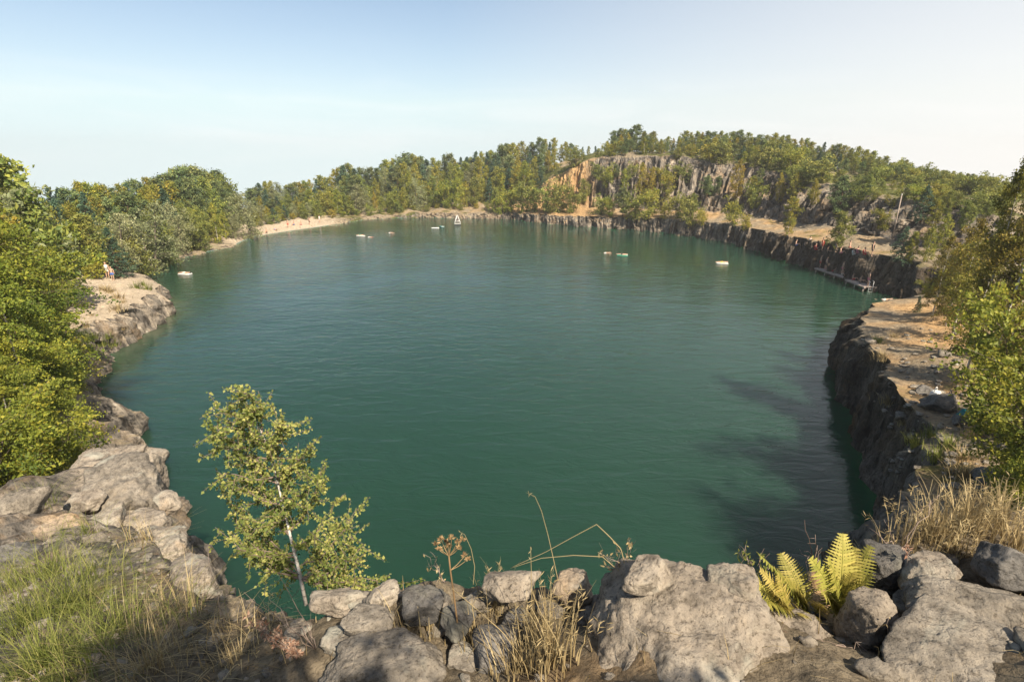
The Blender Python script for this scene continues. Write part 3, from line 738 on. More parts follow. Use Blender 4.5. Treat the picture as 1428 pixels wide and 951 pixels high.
SKY = np.array([(-60, 215), (0, 218), (45, 224), (62, 285), (75, 262), (120, 258), (160, 264), (200, 252), (225, 245), (270, 236), (310, 240), (328, 272), (345, 283), (365, 254),
                (395, 268), (420, 262), (450, 250), (485, 236), (520, 240), (560, 222), (600, 226), (650, 218), (700, 211), (770, 201), (800, 206), (850, 210)], float)
HILL = np.array([(835, 208), (850, 190), (864, 178), (884, 176), (905, 180), (925, 192), (945, 186), (965, 182), (1000, 181), (1050, 187), (1080, 184), (1130, 198), (1190, 206), (1250, 222),
                 (1300, 236), (1350, 250), (1400, 262), (1500, 275)], float)
def sky_at(px): return float(np.interp(px, SKY[:, 0], SKY[:, 1]))
def hill_at(px): return float(np.interp(px, HILL[:, 0], HILL[:, 1]))

# wood behind the far shore
shore_d = lambda px: float(np.interp(px, [340, 380, 440, 480, 520, 600, 700, 760, 860], [113, 122, 133, 137, 142, 146, 146, 143, 148]))
WOOD = ['pine', 'birch', 'pine', 'birch', 'spruce', 'oak', 'spruce', 'autumn', 'birch', 'pine', 'spruce', 'willow']
for row, (off, lo, hi, step) in enumerate([(27, -4, 8, 10.5), (14, 8, 24, 12), (4, 24, 46, 13)]):
    px = 350 + rng.uniform(0, 8)
    while px < (870, 775, 755)[row]:
        k = WOOD[rng.integers(0, len(WOOD))] if row < 2 else ['birch', 'oak', 'autumn', 'birch', 'willow', 'ybush', 'oak', 'spruce'][rng.integers(0, 8)]
        d = shore_d(px) + off + rng.uniform(-4, 4)
        top = sky_at(px) - 4 + rng.uniform(lo, hi) - (3 if k == 'pine' and rng.random() < .35 else 0)
        if px < 520: top = min(top, 292 - (px - 360) * .02)
        put_top(k, px, d, top, ('back', 'middle', 'front')[row] + ' of the far wood', rng.uniform(0.62, .95) * (1.25 if px < 500 else 1.0), 3.5)
        px += step * (.66 if px < 500 else .72) * rng.uniform(0.75, 1.3)
px = 360
while px < 700:
    put_top(['bush', 'ybush', 'bush', 'obush'][rng.integers(0, 4)], px, shore_d(px) + rng.uniform(-1.5, 2.5), 299 - (px - 360) * .035 + rng.uniform(-8, 3) + (6 if px < 450 else 0), 'foot of the far wood', rng.uniform(1, 1.3), 1.2)
    px += rng.uniform(13, 21)
# wood on the left shore
lshore = lambda px: float(np.interp(px, [60, 120, 200, 260, 340], [54, 60, 74, 84, 104]))
for row, (off, lo, hi, step) in enumerate([(22, -4, 6, 14), (11, 8, 30, 16), (2, 42, 72, 18)]):
    px = 60 + rng.uniform(0, 8)
    while px < 335:
        k = (['pine', 'birch', 'birch', 'pine', 'spruce'] if row < 2 else ['willow', 'birch', 'oak', 'birch', 'birch'])[rng.integers(0, 5)]
        if row < 2 and 255 < px < 330: k = 'pine' if rng.random() < .7 else 'oak'
        d = lshore(px) + off + rng.uniform(-2, 2)
        put_top(k, px, d, sky_at(px) + rng.uniform(lo, hi), ('back', 'middle', 'front')[row] + ' of the left wood', rng.uniform(.6, .9), 3)
        px += step * .64 * rng.uniform(0.8, 1.25)
put_top('willow', 346, 104, 272, 'corner by the beach', 0.95); put_top('willow', 322, 100, 296, 'corner by the beach', 0.9)
put_top('willow', 205, 72, 288, 'headland edge', 1.05); put_top('willow', 165, 64, 300, 'headland edge', 1.0)
put_top('spruce', 155, 60, 318, 'headland edge', 1.0); put_top('oak', 120, 58, 300, 'headland edge', 1.2)
put_top('oak', 185, 66, 318, 'headland edge', 1.0); put_top('birch', 100, 56, 310, 'headland edge', 1.2)
put_top('oak', 230, 78, 318, 'headland edge', 1.0); put_top('oak', 280, 88, 315, 'headland edge', 1.1)
put_top('obush', 130, 56, 368, 'headland edge', 1.2)
# tall trees at the left edge of the picture
for px, d, top, k in [(5, 40, 218, 'willow'), (36, 42, 224, 'oak'), (-30, 40, 225, 'oak'), (20, 46, 240, 'oak'), (52, 47, 290, 'oak'), (-5, 36, 262, 'birch')]:
    put_top(k, px - 22, d, top, 'far left stand', 0.95)
for px, d, top, k, w in [(15, 25, 296, 'nbirch', 1.0), (-40, 23, 285, 'nbirch', 1.1), (58, 29, 318, 'nbirch', 0.95), (38, 20, 372, 'nbirch', 1.0), (85, 27, 405, 'nbirch', 1.05), (-5, 19, 420, 'nbirch', 1.1),
                         (70, 21.5, 450, 'nbirch', 1.15), (108, 26, 480, 'nbush', 1.0), (122, 28.5, 510, 'nbush', 0.9), (30, 17.5, 500, 'nbirch', 1.25), (88, 22, 560, 'nbush', 1.1), (116, 24.5, 560, 'nbush', 1.0), (20, 16, 600, 'nbush', 1.1), (65, 18, 590, 'nbush', 1.1),
                         (96, 33, 465, 'nbush', 1.0), (-30, 16, 560, 'nbush', 1.2), (50, 15.5, 640, 'nbush', 0.9), (130, 25, 590, 'nbush', .8), (28, 13.5, 575, 'nbush', 1.0), (78, 14.5, 590, 'nbush', .9), (120, 16.5, 588, 'nbush', .8), (-10, 12.5, 600, 'nbush', 1.0)]:
    put_top(k, px - 30, d, top, 'near left thicket', w, 1.2)
# hilltop over the quarry face
hd = lambda px: float(np.interp(px, [840, 940, 1074, 1190, 1283, 1400, 1500], [146, 133, 118, 103, 95, 84, 76]))
for row, (off, lo, hi, step) in enumerate([(16, -3, 6, 10), (8, 4, 14, 11), (1, 10, 24, 11.5)]):
    px = 846 + rng.uniform(0, 5)
    while px < 1440:
        k = ['pine', 'oak', 'pine', 'birch', 'pine', 'autumn', 'oak', 'spruce'][rng.integers(0, 8)]
        if px > 1180: k = ['oak', 'pine', 'oak', 'birch', 'oak'][rng.integers(0, 5)]
        put_top(k, px, hd(px) + off + rng.uniform(-2, 2), hill_at(px) + rng.uniform(lo, hi), ('back of the quarry ridge', 'crest of the quarry ridge', 'brink of the quarry face')[row], rng.uniform(.75, 1.15), 2.4)
        px += step * .88 * rng.uniform(0.75, 1.3)
i0 = int((math.atan2(128 - CY, 9) + np.pi) / (2 * np.pi) * NT); i1 = int((math.atan2(84 - CY, 40) + np.pi) / (2 * np.pi) * NT)
q = float(i1)
while q < i0:
    i = int(q); d_ = R0[i] + KD[4][i] + rng.uniform(-.3, 2.2); x, y = CX + d_ * math.cos(tt[i]), CY + d_ * math.sin(tt[i])
    put(['bush', 'birch', 'pine', 'ybush', 'bush', 'oak'][rng.integers(0, 6)], x, y, rng.uniform(2.2, 4.2), 'very brink of the quarry face', rng.uniform(1.0, 1.3))
    q += NT / (2 * np.pi) * rng.uniform(2.2, 5.5) / d_
# shrubs and small trees on the bench and the rock slope
SL = [(712, 296, 268, 'ybush'), (728, 298, 255, 'oak'), (745, 297, 262, 'oak'), (762, 297, 266, 'bush'), (780, 297, 262, 'bush'), (798, 297, 272, 'bush'), (812, 284, 250, 'oak'), (838, 300, 278, 'bush'), (850, 302, 280, 'ybush'),
      (868, 302, 262, 'pine'), (886, 306, 276, 'bush'), (904, 306, 272, 'ybush'), (926, 306, 284, 'obush'), (944, 311, 284, 'bush'), (960, 313, 282, 'bush'), (846, 262, 238, 'ybush'), (870, 266, 236, 'birch'), (893, 272, 228, 'autumn'),
      (908, 276, 234, 'autumn'), (930, 278, 250, 'ybush'), (945, 262, 240, 'bush'), (985, 276, 246, 'pine'), (1000, 272, 246, 'pine'), (1026, 280, 224, 'autumn'), (1047, 284, 248, 'birch'), (1021, 318, 288, 'ybush'), (1068, 322, 288, 'ybush'),
      (1085, 283, 242, 'autumn'), (1106, 282, 242, 'birch'), (1098, 328, 276, 'birch'), (1122, 334, 306, 'bush'), (1133, 286, 250, 'autumn'), (1150, 344, 318, 'ybush'), (1166, 346, 296, 'oak'), (1168, 304, 246, 'pine'), (1182, 316, 270, 'birch'),
      (1200, 300, 272, 'bush'), (1215, 306, 276, 'bush'), (1228, 322, 296, 'ybush'), (1255, 366, 316, 'spruce'), (1268, 372, 328, 'birch'), (1240, 296, 258, 'oak'), (1262, 300, 262, 'pine'), (1282, 312, 262, 'spruce'), (1300, 318, 280, 'birch'),
      (1290, 366, 318, 'birch'), (1310, 350, 300, 'birch'), (965, 300, 270, 'oak'), (978, 318, 300, 'obush'), (1040, 322, 302, 'obush'), (1055, 290, 262, 'bush'), (1145, 300, 262, 'ybush'), (1180, 344, 322, 'obush'), (700, 298, 276, 'ybush'), (690, 298, 262, 'oak'),
      (832, 250, 232, 'bush'), (858, 250, 230, 'pine'), (880, 250, 232, 'bush'), (918, 252, 236, 'ybush'), (960, 258, 236, 'pine'), (1060, 262, 236, 'pine'), (1118, 262, 236, 'bush'), (1210, 270, 244, 'oak'), (1320, 300, 266, 'oak'), (1340, 320, 280, 'oak')]
for i, (px, py, top, k) in enumerate(SL):
    if px > 1035 and 290 < py < 350 and i % 5 < 3: continue
    put_px(k, px, py, top, 'quarry slope', rng.uniform(0.75, 1.0))
for i in range(60):
    px = rng.uniform(1100, 1420) if i < 22 else rng.uniform(1190, 1410); lo_ = np.interp(px, [1040, 1150, 1280, 1420], [244, 254, 250, 262]); hi_ = np.interp(px, [1040, 1150, 1280, 1420], [300, 325, 350, 360])
    py = rng.uniform(lo_, lo_ + .45 * (hi_ - lo_)); put_px(['bush', 'ybush', 'oak', 'birch', 'pine', 'bush'][rng.integers(0, 6)], px, py, py - rng.uniform(12, 24), ('upper right-hand quarry slope', 'far right quarry top')[px > 1260], rng.uniform(1, 1.3))
# trees on the right bank
for px, d, top, k, w in [(1262, 37, 412, 'spruce', .8), (1298, 34, 330, 'nwisp', 1.0), (1318, 32, 338, 'nwisp', 1.0), (1336, 29, 306, 'nwisp', .95), (1358, 26, 322, 'nwisp', 1.1), (1380, 22, 226, 'nwisp', .65), (1408, 21, 246, 'nwisp', .8),
                         (1412, 21, 318, 'nwisp', 1.0), (1345, 33, 340, 'nbirch', .9), (1312, 41, 350, 'nbirch', .9), (1414, 17.5, 430, 'nbush', .8), (1432, 17, 400, 'nwisp', 1.1), (1446, 13, 530, 'nbush', 1.0),
                         (1422, 13, 595, 'nbush', .8), (1416, 14.5, 560, 'nwisp', .8), (1275, 42, 395, 'nbush', 1.0), (1440, 11.5, 640, 'nbush', .8), (1388, 20, 480, 'nwisp', .9), (1372, 24, 400, 'nwisp', .9)]:
    if top < 420: d *= 1.08
    put_top(k, px + 20, d, top, 'near right thicket', w, 1.0)

# two unseen birches added behind the photographer to cast shade on slope and hollow
put('nbirch', .9, -3.1, 5.7, 'ledge behind the photographer, added for shade', .75)
put('nbirch', 3.3, -3.1, 5.0, 'ledge behind the photographer, added for shade', .5)
put('nbush', 5.4, -1.6, 2.2, 'ledge behind the photographer, added for shade', 1.0)
ORD = ['leftmost', 'second', 'third', 'fourth', 'fifth', 'sixth', 'seventh', 'eighth', 'ninth', 'tenth', 'eleventh', 'twelfth', 'thirteenth', 'fourteenth', 'fifteenth', 'sixteenth', 'seventeenth', 'eighteenth',
       'nineteenth', 'twentieth', 'twenty-first', 'twenty-second', 'twenty-third', 'twenty-fourth', 'twenty-fifth', 'twenty-sixth', 'twenty-seventh', 'twenty-eighth', 'twenty-ninth', 'thirtieth', 'thirty-first', 'thirty-second', 'thirty-third', 'thirty-fourth', 'thirty-fifth']
by = {}
for z, k, px, o in PLACED: by.setdefault((z, KIND[k]['desc']), []).append((px, k, o))
for (z, dsc), L in by.items():
    L.sort(key=lambda q: q[0])
    prep = 'on the' if any(w in z for w in ('slope', 'crest', 'brink')) else 'in the' if any(w in z for w in ('thicket', 'stand')) else 'at the'
    for i, (px, k, o) in enumerate(L):
        if len(L) == 1: lab = f'only {dsc} {prep} {z}'
        elif i == 0: lab = f'leftmost {dsc} {prep} {z}'
        elif i == len(L) - 1: lab = f'rightmost {dsc} {prep} {z}'
        else: lab = f'{ORD[i]} {dsc} from the left {prep} {z}'
        assert i < len(ORD), (z, dsc, len(L))
        tag(o, lab, KIND[k]['cat'], f'{KIND[k]["cat"]}s {prep} {z}')

# ------------------------------------------------------------------ rocks of the foreground
def ico(sub):
    bm = bmesh.new(); bmesh.ops.create_icosphere(bm, subdivisions=sub, radius=1)
    V = np.array([v.co[:] for v in bm.verts]); F = np.array([[v.index for v in f.verts] for f in bm.faces]); bm.free()
    return V / np.linalg.norm(V, axis=1)[:, None], F
ICO = {s: ico(s) for s in (4, 5, 6)}
def rock_mesh(seed, size, sub=5, planes=24, flat_top=None, rough=1.0, box=0.0):
    r = np.random.default_rng(seed); S, F = ICO[sub]
    nr_ = r.normal(size=(planes, 3)); nr_ /= np.linalg.norm(nr_, axis=1)[:, None]
    dd = r.uniform(0.62, 0.95, planes)
    if box:
        e = np.vstack([np.eye(3), -np.eye(3)]) + r.normal(0, 0.13, (6, 3)); e /= np.linalg.norm(e, axis=1)[:, None]
        nr_ = np.vstack([nr_, e]); dd = np.concatenate([dd, r.uniform(0.6, 0.72, 6)])
    if flat_top:
        t = np.array([[r.normal(0, .10), r.normal(0, .10), 1]]); t /= np.linalg.norm(t); nr_ = np.vstack([nr_, t]); dd = np.append(dd, flat_top)
    c = S @ nr_.T
    rr = np.where(c > 0.05, dd / np.maximum(c, 0.05), 9)
    k = 70.0
    rad = -np.log(np.exp(-k * np.minimum(rr, 2.0)).sum(1) + np.exp(-k * 1.25)) / k
    V = S * rad[:, None]
    o = r.uniform(0, 50, 3)
    nrm = S
    d = fbm(V * 1.5 + o, 5) * 0.034 + fbm(V * 5 + o, 4) * 0.032 + (np.floor(fbm(V * 2.6 + o + 3, 3) * 3) / 3) * 0.048 + fbm(V * 18 + o, 4) * 0.011
    cr = np.abs(fbm(V * 2.2 + o + 9, 3)); d -= 0.028 * np.exp(-(cr / 0.02) ** 2)
    V = V + nrm * (d * rough)[:, None]
    V = V * (np.asarray(size) / 2 / 0.92)
    return mesh_np('rock', V, F, None, True)
def rock(name, px, py, zc, size, rz, mat, label, seed, sub=5, group='boulders along the cliff edge', tilt=(0, 0), cat='rock', **kw):
    """a rock whose middle shows at the given place, at height zc"""
    x, y = U(px, py, zc)
    o = link(name, rock_mesh(seed, size, sub, **kw), M[mat], None, (x, y, zc), (tilt[0], tilt[1], rz))
    return tag(o, label, cat, group)
R = math.radians
rock('boulder', 948, 916, 12.29, (1.10, 1.0, .95), R(8), 'rock_tan', 'largest tan boulder at the bottom centre, its flat top in the sun', 101, 6, box=1, planes=12, flat_top=.62, tilt=(R(10), R(-3)))
rock('boulder', 1085, 925, 12.25, (.42, .5, .5), R(30), 'rock_tan', 'tan boulder joined to the right side of the largest boulder', 102, 5, box=1)
rock('rock', 905, 800, 12.66, (.25, .2, .17), R(10), 'rock_tan', 'pale round stone lying behind the top of the largest boulder', 103)
rock('rock', 1022, 825, 12.58, (.32, .28, .28), R(-20), 'rock_tan', 'tan stone against the back right corner of the largest boulder', 104, box=1)
rock('rock', 706, 817, 12.26, (.33, .24, .17), R(5), 'rock_tan', 'low domed tan stone behind the dry brown flower head', 105)
rock('rock', 800, 817, 12.27, (.25, .22, .2), R(40), 'rock_tan', 'pointed tan stone left of the pale round stone', 106)
rock('rock', 478, 838, 11.98, (.30, .22, .14), R(-10), 'rock_tan', 'flat brown stone right beside the foot of the young birch', 107)
rock('rock', 536, 832, 12.08, (.27, .2, .2), R(35), 'rock_tan', 'tan wedge-shaped stone second from the young birch foot', 108, box=1)
rock('rock', 590, 843, 12.14, (.30, .25, .24), R(5), 'rock_dark', 'dark square block in shade behind the flat slabs', 109, box=1)
rock('rock', 512, 868, 12.12, (.36, .26, .16), R(4), 'rock_grey', 'grey flat-topped block in front of the tan wedge stone', 110, box=1, flat_top=.6)
rock('flat_rock', 535, 925, 12.08, (.72, .46, .24), R(12), 'rock_grey', 'broad grey cracked slab at the bottom left of centre', 111, 6, box=1, flat_top=.6)
rock('flat_rock', 490, 893, 12.02, (.36, .28, .16), R(-15), 'rock_grey', 'narrow grey slab between the flat-topped block and cracked slab', 112, box=1, flat_top=.6)
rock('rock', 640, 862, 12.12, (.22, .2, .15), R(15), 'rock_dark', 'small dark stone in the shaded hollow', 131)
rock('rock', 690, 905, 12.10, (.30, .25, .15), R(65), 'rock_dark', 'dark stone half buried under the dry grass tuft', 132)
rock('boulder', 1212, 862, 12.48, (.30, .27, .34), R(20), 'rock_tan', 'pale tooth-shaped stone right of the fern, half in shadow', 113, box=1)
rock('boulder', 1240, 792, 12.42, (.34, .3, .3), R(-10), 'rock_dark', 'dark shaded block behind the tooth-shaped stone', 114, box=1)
rock('boulder', 1352, 858, 12.48, (.62, .42, .34), R(-22), 'rock_grey', 'large grey boulder at the right edge', 115, 6, flat_top=.75)
rock('boulder', 1340, 958, 12.46, (.95, .62, .42), R(14), 'rock_grey', 'broad speckled grey boulder in the bottom right corner', 116, 6, flat_top=.7)
rock('flat_rock', 1105, 925, 12.38, (.36, .34, .2), R(-12), 'rock_grey', 'grey flat slab at the bottom below the fern', 117, box=1, flat_top=.6)
rock('rock', 1290, 800, 12.5, (.30, .26, .2), R(40), 'rock_tan', 'pinkish stone under the dry grass on the right', 118)
rock('rock', 1400, 790, 12.60, (.30, .28, .25), R(10), 'rock_dark', 'dark rounded stone below the right dry grass', 119)
rock('rock', 1150, 905, 12.33, (.22, .2, .14), R(50), 'rock_tan', 'small tan stone between the flat slab and the tooth-shaped stone', 120)
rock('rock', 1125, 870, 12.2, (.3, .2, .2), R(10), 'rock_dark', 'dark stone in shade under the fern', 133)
for a_ in [(600, 880, 11.98, (.26, .2, .12), 15, 'rock_grey', 'flat grey stone left of the brown flower stalk foot'), (655, 922, 12.02, (.3, .22, .13), -25, 'rock_grey', 'flat split stone at the bottom edge right of the cracked slab'), (718, 868, 12.05, (.2, .17, .12), 40, 'rock_dark', 'dark angular stone in the middle of the shaded hollow'),
          (800, 890, 12.08, (.22, .2, .18), 10, 'rock_dark', 'dark block against the left face of the largest boulder'), (770, 850, 12.12, (.24, .18, .13), -15, 'rock_grey', 'grey wedge below the pointed tan stone'), (668, 838, 12.08, (.2, .16, .12), 25, 'rock_grey', 'grey angular stone in front of the low domed stone'),
          (420, 885, 11.75, (.24, .2, .12), 30, 'rock_tan', 'tan flat stone on the dirt left of the narrow grey slab'), (445, 930, 11.85, (.22, .18, .1), -10, 'rock_grey', 'grey flat stone at the bottom left of the cracked slab'), (380, 905, 11.6, (.2, .15, .1), 50, 'rock_tan', 'small tan stone beside the reddish weed'),
          (1190, 925, 12.3, (.26, .22, .13), 20, 'rock_grey', 'grey angular stone in front of the tooth-shaped stone'), (1055, 862, 12.42, (.2, .17, .13), 5, 'rock_tan', 'tan chip of stone beside the small fern clump'), (1270, 850, 12.42, (.22, .2, .16), 60, 'rock_dark', 'dark angular stone between tooth-shaped stone and right boulder')]:
    rock('rock', a_[0], a_[1], a_[2], a_[3], R(a_[4]), a_[5], a_[6], 400 + a_[0], 5, box=1, flat_top=.62)
# the outcrop on the left
G2 = 'rocks of the left outcrop'
rock('outcrop', 172, 700, 7.85, (1.9, 2.6, 1.7), R(28), 'rock_grey', 'big tan outcrop rising from the water on the left', 121, 6, G2, box=1, flat_top=.7, rough=1.5)
rock('outcrop', 200, 668, 7.5, (1.0, 1.5, 1.5), R(10), 'rock_tan', 'pale knob at the water end of the left outcrop', 122, 6, G2, box=1, rough=1.5)
rock('outcrop', 150, 655, 7.3, (2.2, 1.6, 1.2), R(40), 'rock_tan', 'shaded back shelf of the left outcrop under the bushes', 134, 6, G2, box=1, rough=1.5)
rock('outcrop', 225, 770, 9.4, (.95, 1.5, .75), R(40), 'rock_tan', 'long sloping tan shelf in the middle of the left outcrop', 123, 6, G2, rough=1.5, box=1, flat_top=.65, tilt=(R(-14), R(4)))
rock('outcrop', 268, 806, 10.35, (.55, 1.0, .5), R(36), 'rock_tan', 'narrow tail of the left outcrop pointing to the young birch', 124, 6, G2, box=1, flat_top=.65, tilt=(R(-16), R(5)))
rock('boulder', 28, 712, 9.0, (.75, .7, .7), R(10), 'rock_grey', 'grey boulder under the left bushes', 125, 5, G2)
rock('boulder', 92, 742, 9.35, (.62, .6, .6), R(30), 'rock_orange', 'rounded boulder with an orange top on the left', 126, 5, G2)
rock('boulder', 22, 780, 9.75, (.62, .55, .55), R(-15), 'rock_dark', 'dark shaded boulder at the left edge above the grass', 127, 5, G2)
rock('boulder', 140, 765, 9.2, (.7, .55, .45), R(20), 'rock_tan', 'low tan rock between orange boulder and sloping shelf', 128, 5, G2)
rock('rock', 215, 640, 7.3, (0.7, 0.98, 0.56), R(0), 'rock_tan', 'jagged stone at the far tip of the left outcrop', 300, 5, G2, box=1)
rock('rock', 232, 700, 8.2, (0.6, 0.84, 0.48), R(37), 'rock_tan', 'jagged stone on the lake side of the left outcrop', 301, 5, G2, box=1)
rock('rock', 205, 735, 8.7, (0.7, 0.98, 0.56), R(74), 'rock_tan', 'cracked tan stone in the middle of the left outcrop', 302, 5, G2, box=1)
rock('rock', 150, 730, 8.9, (0.6, 0.84, 0.48), R(21), 'rock_tan', 'tan stone above the low tan rock', 303, 5, G2, box=1)
rock('rock', 240, 765, 9.2, (0.5, 0.7, 0.4), R(58), 'rock_tan', 'small jagged stone beside the long sloping shelf', 304, 5, G2, box=1)
rock('rock', 180, 790, 9.6, (0.5, 0.7, 0.4), R(5), 'rock_tan', 'tan stone below the long sloping shelf', 305, 5, G2, box=1)
rock('rock', 250, 825, 10.35, (0.35, 0.49, 0.28), R(42), 'rock_tan', 'small stone beside the narrow tail of the left outcrop', 306, 5, G2, box=1)
rock('rock', 120, 700, 8.4, (0.6, 0.84, 0.48), R(79), 'rock_tan', 'shaded stone under the edge of the left bushes', 307, 5, G2, box=1)
# rocks at the right bank's clearing
G3 = 'rocks by the clearing on the right bank'
for i, (px, py, s, lab) in enumerate([(1310, 570, 1.5, 'dark rock hollow beside the white bag on the right bank'), (1290, 548, .9, 'small dark rock at the clearing above the right cliff'), (1388, 675, 1.2, 'grey rock at the foot of the right thicket'), (1340, 590, .8, 'small dark rock below the teal towel')]):
    p = hit(px, py)
    o = link('rock', rock_mesh(150 + i, (s, s * .8, s * .6), 5), M['rock_dark'], None, (p.x, p.y, p.z + s * .12), (0, 0, i)); tag(o, lab, 'rock', G3)

# ------------------------------------------------------------------ small plants
def on_ledge(px, py):
    p = hit(px, py); return p
def blade(g, base, h, bend, az, w, tint, n=6, kink=None):
    s = np.linspace(0, 1, n)
    d = np.array([math.cos(az), math.sin(az), 0])
    pts = base + d * (bend * h * s ** 2)[:, None] + np.array([0, 0, 1]) * (h * (s - 0.35 * abs(bend) * s ** 2))[:, None]
    sd = np.array([-d[1], d[0], 0]); sd = sd * 0.8 + np.array([.3, .2, 0]); sd /= np.linalg.norm(sd)
    g.strip(pts, w * (1 - s * 0.85), sd, tint)
    return pts[-1]
def tuft(name, px, py, n, h, spread, mat, label, group, w=.004, bend=.5, seedheads=0, tints=(.2, 1), r=None, pos=None):
    r = r or rng
    p = pos or on_ledge(px, py)
    if p is None: return None
    g = Geo()
    for i in range(n):
        a = r.uniform(0, 6.28); q = min(abs(r.normal(0, spread)), 1.9 * spread)
        bx, by = math.cos(a) * q, math.sin(a) * q
        base = np.array([bx, by, ground(p.x + bx, p.y + by) - p.z - 0.01])
        if abs(base[2]) > .6: continue
        hh = h * r.uniform(.35, 1.1)
        tip = blade(g, base, hh, r.uniform(.05, bend), a + r.normal(0, .9), w * r.uniform(.6, 1.3), r.uniform(*tints))
        if r.random() < seedheads:
            for k in range(7):
                dv = r.normal(0, 1, 3); dv[2] = abs(dv[2]) * .6; dv /= np.linalg.norm(dv)
                q0 = tip - np.array([0, 0, .012 * k]); g.strip(np.stack([q0, q0 + dv * .018, q0 + dv * .034]), [.001, .0035, .0006], np.cross(dv, [0.3, .9, .1]), r.uniform(.5, 1))
    o = link(name, g.mesh(name, False), M[mat], None, p)
    return tag(o, label, 'grass', group)
GT = 'grass tufts on the stony ground'
tuft('grass_tuft', 770, 925, 120, .42, .085, 'dry_grass', 'tall straw-coloured grass tuft left of the largest boulder', GT, seedheads=.25, bend=.45)
tuft('grass_tuft', 725, 935, 110, .26, .10, 'dry_grass', 'dense pale grass tuft at the bottom centre', GT, bend=.8)
tuft('grass_tuft', 660, 895, 60, .24, .07, 'dry_grass', 'thin dry grass tuft right of the brown flower stalk', GT, bend=.7)
tuft('grass_tuft', 690, 850, 50, .3, .07, 'dry_grass', 'thin upright dry grass in the shaded hollow', GT, bend=.5, seedheads=.2)
tuft('grass_tuft', 745, 895, 60, .36, .06, 'dry_grass', 'dry grass tuft behind the tall straw-coloured tuft', GT, bend=.4, seedheads=.3)
tuft('grass_tuft', 560, 880, 40, .22, .06, 'dry_grass', 'dry grass growing out between the grey slabs', GT, bend=.9)
tuft('grass_tuft', 600, 880, 45, .2, .07, 'dry_grass', 'short dry grass tuft left of the brown flower stalk', GT, bend=.9)
tuft('grass_tuft', 880, 812, 50, .12, .035, 'dry_grass', 'little straw tuft on the left of the pale round stone', GT, bend=.9, w=.0025, pos=Vector((*U(880, 812, 12.62), 12.62)))
for i, (px, py, n, h, lab) in enumerate([(1300, 752, 190, .30, 'dense golden dry grass above the pinkish stone'), (1345, 738, 200, .32, 'tallest golden dry grass on the right rim'), (1395, 735, 200, .3, 'golden dry grass by the right edge of the picture'),
                                          (1260, 762, 70, .25, 'sparse brown dry grass behind the dark block'), (1420, 765, 120, .18, 'short yellow-green grass over the dark rounded stone'), (1330, 770, 80, .14, 'low golden grass in front of the right rim')]):
    tuft('grass_tuft', px, py, n, h, .13, 'dry_grass', lab, GT, w=.0035, bend=.6, seedheads=.15)
for i, (px, py, n, h, mat, lab) in enumerate([(100, 850, 420, .46, 'green_grass', 'sunny bright green grass clump on the left slope'), (40, 870, 320, .42, 'green_grass', 'green grass clump at the left edge below the dark boulder'), (160, 880, 300, .34, 'green_grass', 'green grass clump right of the sunny bright clump'),
                                            (60, 930, 420, .38, 'green_grass', 'shaded green grass in the bottom left corner'), (210, 930, 200, .32, 'dry_grass', 'brown shaded grass at the bottom, left of the twigs'), (250, 850, 120, .3, 'dry_grass', 'brown grass below the tail of the left outcrop'), (265, 858, 60, .3, 'green_grass', 'thin green grass tuft by the outcrop tail'),
                                            (240, 775, 60, .45, 'green_grass', 'green tuft hanging over the edge of the left outcrop'), (150, 712, 150, .4, 'green_grass', 'green tuft in a gap of the left outcrop by the bushes'), (205, 752, 120, .32, 'dry_grass', 'straw tuft in a crack of the left outcrop'),
                                            (60, 700, 200, .45, 'green_grass', 'green tuft between the grey boulder and the left bushes'), (120, 745, 120, .3, 'green_grass', 'green tuft behind the orange-topped boulder'), (178, 672, 110, .4, 'dry_grass', 'straw tuft on top of the big left outcrop'), (232, 735, 90, .3, 'green_grass', 'green tuft above the long sloping shelf'), (70, 800, 240, .4, 'green_grass', 'green grass below the orange-topped boulder'), (15, 820, 200, .4, 'green_grass', 'green grass right under the dark shaded boulder'),
                                            (130, 800, 180, .34, 'green_grass', 'light green grass below the low tan rock'), (350, 880, 60, .2, 'dry_grass', 'withered grass on the dirt below the young birch'), (320, 925, 90, .2, 'dry_grass', 'withered brown grass at the bottom edge, shaded'), (120, 930, 200, .3, 'green_grass', 'shaded green grass beside the bottom left corner')]):
    tuft('grass_tuft', px, py, int(n * .8), h * 1.25, .24 if h > .25 else .15, mat, lab, GT, w=.0038, bend=1.7, seedheads=.06)
for i, (px, py, h, az, lab) in enumerate([(190, 900, .55, 2.2, 'tall dry stalk leaning left over the green slope'), (270, 850, .55, 1.9, 'tall dry stalk beside the outcrop tail'), (232, 905, .5, 2.4, 'dry stalk rising from the brown shaded grass'), (215, 915, .62, 2.3, 'longest dry stalk crossing the sunny green grass')]):
    p = on_ledge(px, py); g = Geo(); tip = None
    for k in range(4): tip = blade(g, r_ := np.array([rng.normal(0, .02), rng.normal(0, .02), -.01]), h * rng.uniform(.8, 1.1), .35, az + rng.normal(0, .25), .0028, rng.uniform(.5, 1))
    tag(link('dry_stalk', g.mesh('dry_stalk', False), M['dry_grass'], None, p), lab, 'plant', 'dry stalks on the left slope')
